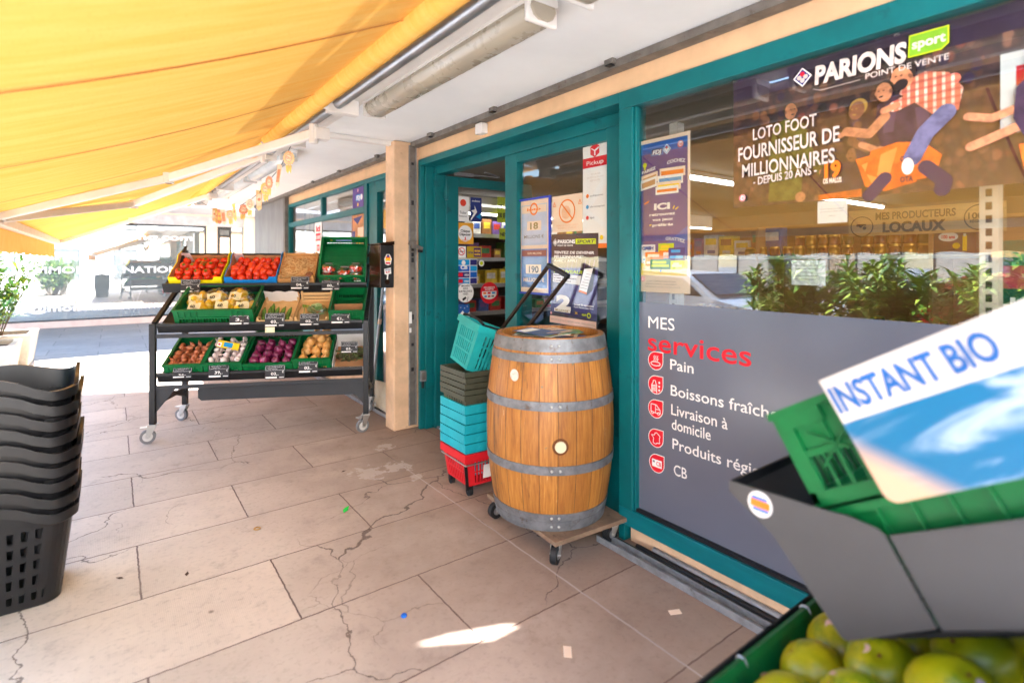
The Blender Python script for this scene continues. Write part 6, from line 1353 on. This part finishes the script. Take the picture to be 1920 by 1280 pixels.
for i, (a, b) in enumerate(jars):
    t = thing("jar", jl[i], "jar", (4.06, 2.0 + .1 * i, 1.497), group="jars on the window shelf"); a.build("body", t, smooth=True); b.build("lid", t, smooth=True); protos.append(t)
k = 0
for y in [1.16, 1.24, 1.32, 1.40, 1.48, 1.60, 1.68, 1.75, 1.84, 1.92]:
    for s in range(3 if y in (1.32,) else 2):
        o = dup(protos[(k * 3 + int(y * 7)) % 4]); o.location = (4.06 + rnd.uniform(0, .02), y, 1.4975 + .0745 * s); k += 1
for y in [-.02 + .115 * q for q in range(24)]:
    if rnd.random() < .85: o = dup(protos[rnd.randrange(4)]); o.location = (4.08 + rnd.uniform(0, .12), y + .2, 1.0125); o["label"] = o["label"].replace("window shelf", "lower shelf behind the glass")
pcs = [mat("pack_" + n, C(*c), .5, var=.25, vs=14) for n, c in (("yellow", (222, 190, 60)), ("blue", (60, 90, 160)), ("red", (180, 50, 44)), ("brown", (150, 100, 60)), ("white", (220, 216, 210)), ("violet", (110, 80, 150)), ("green", (60, 120, 70)))]
pn = ["yellow", "blue", "red", "brown", "white", "violet", "green"]
def packet(i, x, y, z, w, d, h, where):
    m = MB(); m.box(-d / 2, -w / 2, 0, d / 2, w / 2, h, pcs[i]); m.box(-d / 2 - .0012, -w * .38, h * .55, -d / 2 - .0004, w * .38, h * .85, pcs[(i + 3) % 7]); m.box(-d / 2 - .0012, -w * .3, h * .15, -d / 2 - .0004, w * .25, h * .3, pcs[(i + 4) % 7])
    o = m.build("packet", bevel=.004); o.location = (x, y, z); tag(o, "%s packet standing on the %s" % (pn[i], where), "packet", "packets on the shop shelves")
y = 2.08
while y < 3.2: i = rnd.randrange(7); w_ = rnd.uniform(.08, .15); packet(i, 4.16, y + w_ / 2, 1.498, w_, .1, rnd.uniform(.12, .24), "left end of the window shelf"); y += w_ + .012
bx = Flat(.20, .17, mat("beer_card", C(74, 50, 74), .5)); bx.disc(.36, .62, .24, white_i, ry=.16); bx.text("100 ans", .2, .52, .56, .12, red_i, bold=.04); bx.rect(.70, .12, .80, .66, yellow_i); bx.rect(.72, .62, .78, .72, white_i); bx.disc(.55, .3, .09, yellow_i)
t = thing("beer_carton", "dark violet beer carton at the right end of the window shelf", "carton", (4.02, 1.10, 1.498), FAC); bx.build("print", t); m = MB(); m.box(0, .001, 0, .20, .22, .17, mat("beer_card", C(74, 50, 74), .5)); m.build("box", t, bevel=.003)
t = thing("beer_pack", "tall green beer pack with a red star at the right edge of the window", "carton", (2.95, .62, 1.02), FAC); f = Flat(.42, .52, mat("beer_green", C(20, 92, 72), .45)); f.rect(0, .62, 1, .8, mat("beer_pink", C(190, 60, 84), .5)); f.text("Heineken", .05, .95, .42, .13, white_i, bold=.03)
f.poly([(.2 + (.16 if q % 2 == 0 else .065) * math.sin(R(36 * q)), .2 + (.16 if q % 2 == 0 else .065) * .8 * math.cos(R(36 * q))) for q in range(10)], white_i); f.poly([(.2 + (.14 if q % 2 == 0 else .055) * math.sin(R(36 * q)), .2 + (.14 if q % 2 == 0 else .055) * .8 * math.cos(R(36 * q))) for q in range(10)], red_i); f.build("print", t); m = MB(); m.box(0, .001, 0, .42, .26, .52, mat("beer_green", C(20, 92, 72), .45)); m.build("box", t, bevel=.004)
t = thing("display_plinth", "low pale display cabinet under the green beer pack", "cabinet", (2.92, .4, .013)); m = MB(); m.box(-.02, -.4, 0, .45, .35, 1.0, shw); m.box(-.03, -.41, 1.0, .46, .36, 1.006, woodb); m.build("body", t, bevel=.004)
m = MB(); m.box(2.40, .478, .013, 2.46, .528, 1.725, mat("white_slotted_steel", C(226, 208, 184), .5))
for k in range(36): m.box(2.3985, .494, .1 + k * .045, 2.3998, .511, .126 + k * .045, mat("slot_dark", C(70, 56, 50), .8))
tag(m.build("shelf_upright"), "white slotted shelf upright close behind the big window glass", "upright")
m = MB(); m.box(2.42, 1.78, .013, 2.48, 1.83, 2.2, shw); 
for k in range(40): m.box(2.4185, 1.796, .1 + k * .05, 2.4198, 1.812, .13 + k * .05, mat("slot_dark", C(70, 56, 50), .8))
tag(m.build("shelf_upright"), "pale slotted upright behind the tall lottery poster", "upright")
# refrigerated wall cabinet behind the open door
rc = thing("chiller_cabinet", "lit refrigerated wall cabinet seen through the open door", "cabinet", (5.0, 5.6, .013))
blk_i = mat("dark_fridge_inside", C(40, 42, 48), .5)
m = MB(); m.box(-2.2, .55, 0, 3.6, .6, 2.1, blk_i); m.box(-2.2, 0, 0, 3.6, .55, .45, blk_i); m.build("body", rc); m = MB(); m.box(-2.2, -.02, 2.05, 3.6, .6, 2.25, shw); m.build("canopy", rc)
m = MB(); m.box(-2.2, .0, 2.03, 3.6, .04, 2.048, tubee); m.build("light_strip", rc)
for z in (.80, 1.15, 1.48, 1.78): m = MB(); m.box(-2.2, .08, z, 3.6, .54, z + .02, shw); m.box(-2.2, .072, z - .03, 3.6, .08, z + .02, alu); m.build("shelf", rc)
for z in (.822, 1.172, 1.502, 1.802):
    x = 2.9
    while x < 5.6:
        i = rnd.randrange(7); w_ = rnd.uniform(.09, .18); m = MB(); h_ = rnd.uniform(.1, .22); m.box(0, 0, 0, w_, .2, h_, pcs[i]); m.box(w_ * .15, -.0012, h_ * .4, w_ * .85, -.0004, h_ * .8, pcs[(i + 4) % 7]); o = m.build("packet", bevel=.004); o.location = (x, 5.70, z); tag(o, "%s packet in the lit chiller behind the open door" % pn[i], "packet", "packets in the chiller"); x += w_ + rnd.uniform(.01, .08)
f = Flat(.20, .32, lime_i); f.text("1€", .1, .4, .55, .14, black_i, bold=.05); f.text("-50%", .5, .95, .55, .1, black_i, bold=.05); f.text("100 JEUX", .08, .92, .2, .18, black_i, bold=.04); o = f.build("price_card"); o.location = (3.85, 5.5, 1.95); tag(o, "lime yellow price card hanging in the chiller light", "card")
f = Flat(.16, .14, lime_i); f.text("NEW", .1, .9, .3, .3, black_i, bold=.04); o = f.build("price_card"); o.location = (3.88, 5.5, 1.74); tag(o, "small lime yellow price card under the larger one", "card")
for yy, nm in ((2.4, "middle"), (-.6, "right")):
    t = thing("shelf_unit", "tall grocery shelf deep in the shop, %s aisle" % nm, "shelf", (7.2, yy, .013)); m = MB(); m.box(.35, -1.3, 0, .39, 1.3, 1.9, woodb); m.build("back_panel", t)
    for z in (.1, .5, .9, 1.3, 1.65): m = MB(); m.box(0, -1.3, z, .35, 1.3, z + .02, shw); m.build("shelf", t)
    for z in (.935, 1.335, 1.685):
        y = -1.25
        while y < 1.2: i = rnd.randrange(7); w_ = rnd.uniform(.1, .22); packet(i, 7.36, yy + y + w_ / 2, z, w_, .12, rnd.uniform(.12, .28), "%s aisle shelf" % nm); y += w_ + .015
# ================================================================ NEAR PRODUCE STAND (right foreground)
ns = thing("produce_stand", "grey metal produce stand cut off at the right foreground", "produce stand", (1.5, .2, 0))
gp = mat("warm_grey_sheet_metal", C(74, 72, 72), .5, .1, var=.05); D = Vector((0, -.858, .513)); Nn = Vector((0, .513, .858))
def PX(X, pts): return [(X, y, z) for y, z in pts]
m = MB(); m.prism(PX(1.146, [(.70, .945), (.70, .92), (.60, .862), (.462, .716), (.450, .714), (.309, .815), (.388, .945), (.400, .953), (.45, .957), (.50, .953)]), (.004, 0, 0), gp); P(m, "end_plate", ns)
m = MB(); m.prism(PX(1.152, [(.382, .945), (.303, .812), (-.12, 1.053), (-.06, 1.190)]), (.004, 0, 0), gp); P(m, "end_plate", ns)
m = MB(); m.prism(PX(1.1505, [(.70, .945), (.70, .92), (.60, .862), (.597, .866), (.694, .923), (.694, .945)]), (.95, 0, 0), black2); m.prism(PX(1.1505, [(.60, .862), (.462, .716), (.458, .720), (.597, .866)]), (.95, 0, 0), black2)
m.prism(PX(1.157, [(.455, .716), (-.10, 1.048), (-.10, 1.043), (.455, .711)]), (.945, 0, 0), black2); P(m, "tray", ns)
f = Flat(.056, .056); f.disc(.5, .5, .5, white_met); f.rect(.1, .35, .9, .65, orange_i); f.rect(.15, .66, .8, .78, blue_i); f.rect(.2, .22, .85, .34, blue_i)
st_ = f.build("round_sticker", ns); st_.matrix_parent_inverse = Matrix.Translation((-1.5, -.2, 0)); st_.matrix_basis = Matrix.Translation((1.1452, .6535, .889)) @ Matrix.Rotation(FAC, 4, 'Z'); 
m = MB(); m.prism(PX(.70, [(.692, .548), (.692, .538), (.63, .42), (.625, .425), (.686, .541), (.686, .548)]), (1.4, 0, 0), black2); m.prism(PX(.70, [(.63, .40), (-.10, .836), (-.10, .83), (.63, .394)]), (1.4, 0, 0), black2); P(m, "tray", ns)
for x in (1.25, 2.05):
    m = MB(); m.box(x, -.16, 0, x + .04, -.12, 1.30, black); P(m, "leg", ns); m = MB(); m.box(x, .60, 0, x + .04, .63, .39, black); P(m, "leg", ns)
    m = MB(); m.bar((x + .02, .60, .35), (x + .02, -.14, .78), .03, .03, black, up=(1, 0, 0)); P(m, "side_rail", ns); m = MB(); m.bar((x + .02, .45, .69), (x + .02, -.14, 1.03), .03, .03, black, up=(1, 0, 0)); P(m, "side_rail", ns)
def tilted(X, y, z): M = Matrix.Identity(4); M.col[0][:3] = (-1, 0, 0); M.col[1][:3] = D; M.col[2][:3] = Nn; M.col[3][:3] = (X, y, z); return M
ncr = mat("leaf_green_crate", C(0, 94, 44), .42, var=.15, vs=6)
def ncrate(label, M, w, d, h, cols=6, dcols=8): m = MB(); crate_bm(m, w, d, h, ncr, cols=cols, dcols=dcols, handle=False, t=.014); o = m.build("crate", bevel=.0015); place(o, M); return tag(o, label, "crate", "green crates on the near stand")
Mu = tilted(1.578, .452, .722)
ncrate("green crate lying in the near stand's upper tray, under another crate", Mu, .40, .58, .215)
Mv = Mu @ Matrix.Translation((0, .055, .222))
up_c = ncrate("green crate on top of the upper tray, behind the blue and white sign", Mv, .405, .58, .20)
m = MB(); m.T = Mv
for a, b in (((.06, .02), (.16, .09)), ((.16, .02), (.06, .09))): m.bar((.4065, a[0], a[1] + .05), (.4065, b[0], b[1] + .05), .006, .004, ncr)
m.box(.398, .012, .155, .4085, .11, .1985, ncr); o = m.build("lattice", up_c); o.matrix_parent_inverse = up_c.matrix_world.inverted() if False else Mv.inverted()
Ml = tilted(1.66, .588, .410)
low_c = ncrate("green crate of large yellow green fruit in the near stand's lower tray", Ml, .72, .62, .165, cols=15, dcols=12)
for x in (.22, .52):
    m = MB(); m.T = Ml @ Matrix.Translation((x, .004, .157)); m.tube([(0, .012 * math.cos(R(a)), .013 * math.sin(R(a))) for a in range(-40, 240, 28)], .0035, alu, 6); o = m.build("wire_clip", low_c, smooth=True); o.matrix_parent_inverse = Ml.inverted()
frm = var2("yellow_green_fruit_skin", C(146, 150, 8), C(182, 172, 22), .34, 7, C(92, 122, 14))
def f_fruit(m):
    m.sph((0, 0, 0), .074, frm, (1, 1, .92), 26, 18, lambda p: Vector((p.x, p.y, p.z - (.18 * math.exp(-((p.x ** 2 + p.y ** 2) / .03)) if p.z > 0 else 0)))); m.tube([(0, 0, .048), (.002, .001, .060)], .004, brnm, 6); m.add([(.03 + .014 * math.cos(R(k * 30)), .0 + .010 * math.sin(R(k * 30)), .0612 - .55 * (.014 * math.cos(R(k * 30)))) for k in range(12)], [tuple(range(12))], mat('fruit_sticker', C(220, 180, 170), .5))
pos = [(.10, .09), (.255, .085), (.41, .09), (.56, .10), (.09, .245), (.24, .235), (.395, .245), (.55, .25), (.17, .39), (.33, .395), (.49, .40)]
base = proto(f_fruit).build("fruit", smooth=True)
for i, (x, y) in enumerate(pos):
    o = base if i == 0 else dup(base); o.matrix_world = Ml @ Matrix.Translation((x + rnd.uniform(-.006, .006), y, .082 + rnd.uniform(0, .012))) @ Euler((R(-20) + rnd.uniform(-.7, .7), rnd.uniform(-.7, .7), rnd.uniform(0, 6))).to_matrix().to_4x4() @ Matrix.Scale(rnd.uniform(.95, 1.06), 4); (lambda M_: [place(o, M_)])(o.matrix_world @ Matrix.Diagonal((rnd.uniform(.95, 1.05), rnd.uniform(.95, 1.05), rnd.uniform(.94, 1.03), 1))); tag(o, "large yellow green fruit in the near lower crate", "fruit", "yellow green fruit in the near crate")
# the blue and white card in front of the upper crate
def skyprint():
    t = NT("blue_sky_print"); v = t.obj(); n1 = t.noise(t.map(v, rot=(0, R(30), 0), scale=(2.2, 1, 9)), 1.4, 5, .55, .8)
    c = t.mix(t.step(n1, .44, .62), C(0, 98, 138), C(160, 176, 192)); x, y, z = t.sep(v)
    k = t.step(t.math('ADD', t.math('SUBTRACT', .11, x), t.math('SUBTRACT', .035, z)), .0, .08); t.set(t.b.inputs["Base Color"], t.mix(k, c, C(200, 160, 130))); t.b.inputs["Roughness"].default_value = .3; return t.m
f = Flat(.46, .236); cr_ = .022
out = [(.46, .236), (0, .236), (0, cr_)] + [(cr_ - cr_ * math.cos(R(a)), cr_ - cr_ * math.sin(R(a))) for a in range(0, 91, 15)] + [(.46, 0)]
f.prism([(x, .0012, z) for x, z in out], (0, -.0024, 0), mat("card_white", C(200, 190, 180), .45)); f.l = 14
pr_ = [(x / .46, z / .236) for x, z in out if z < .1]; f.poly([(0, .63)] + [(max(0, x), z) for x, z in pr_[:-1]] + [(1, 0), (1, .63)], skyprint())
f.text("INSTANT BIO", .012, .62, .715, .20, mat("denim_ink", C(30, 88, 150), .5), bold=.032)
o = f.build("instant_card"); Mx = Matrix.Identity(4); Mx.col[0][:3] = D; Mx.col[2][:3] = Nn; Mx.col[1][:3] = (1, 0, 0); Mx.col[3][:3] = (1.128, .3735, 1.012); place(o, Mx); tag(o, "white and sky blue card reading INSTANT BIO on the near crate", "sign")
m = MB(); 
for q in (.05, .40): m.T = Mx; m.box(q, .0014, .19, q + .02, .05, .215, galv)
o = m.build("clip", o); o.matrix_parent_inverse = Mx.inverted()
# ================================================================ LITTER
def litter(name, label, cat, fn, x, y, rz=0):
    m = MB(); fn(m); o = m.build(name); o.location = (x, y, .001); o.rotation_euler = (0, 0, rz); return tag(o, label, cat)
litter("bottle_cap", "small blue cap lying on the slabs in the foreground", "bottle cap", lambda m: m.lathe([(.012, 0), (.012, .006), (.010, .008)], blue_i, 16), .956, 2.033)
litter("plastic_scrap", "crumpled bright green plastic scrap on the slabs before the barrel", "litter", lambda m: m.prism([(0, 0, 0), (.03, .01, .004), (.045, .035, .014), (.02, .03, .01), (.005, .025, .004)], (0, 0, .004), mat("bright_green_scrap", C(20, 180, 60), .5)), 1.07, 3.08)
litter("ring_pull", "tiny gold ring lying on the slabs in the middle of the walkway", "ring", lambda m: m.lathe([(.012, 0), (.018, 0), (.018, .003), (.012, .003), (.012, 0)], goldlid, 16, cap0=False, cap1=False), .628, 3.178)
litter("receipt", "pale crumpled receipt on the slabs in the foreground", "paper", lambda m: m.prism([(0, 0, .0), (.055, .01, .002), (.05, .04, .004), (-.005, .03, .002)], (0, 0, .001), cream), 1.35, 1.45, .7)
litter("receipt", "pale paper scrap lying beside the floor track", "paper", lambda m: m.prism([(0, 0, .0), (.05, 0, .002), (.05, .028, .003), (0, .028, .001)], (0, 0, .001), cream), 1.84, 1.385, -.5)
lfb = mat("dry_leaf", C(70, 50, 36), .8)
for i, (x, y, w_) in enumerate(((1.265, 3.687, "before the door"), (.27, 2.891, "near the black basket stack"), (.037, 3.043, "by the foot of the black basket stack"))):
    litter("dry_leaf", "small dark dry leaf on the slabs %s" % w_, "leaf", lambda m: m.prism([(0, 0, .001), (.014, -.008, .003), (.034, 0, .005), (.014, .009, .003)], (0, 0, .0008), lfb), x, y, i * 1.3)
bpy.context.view_layer.update()
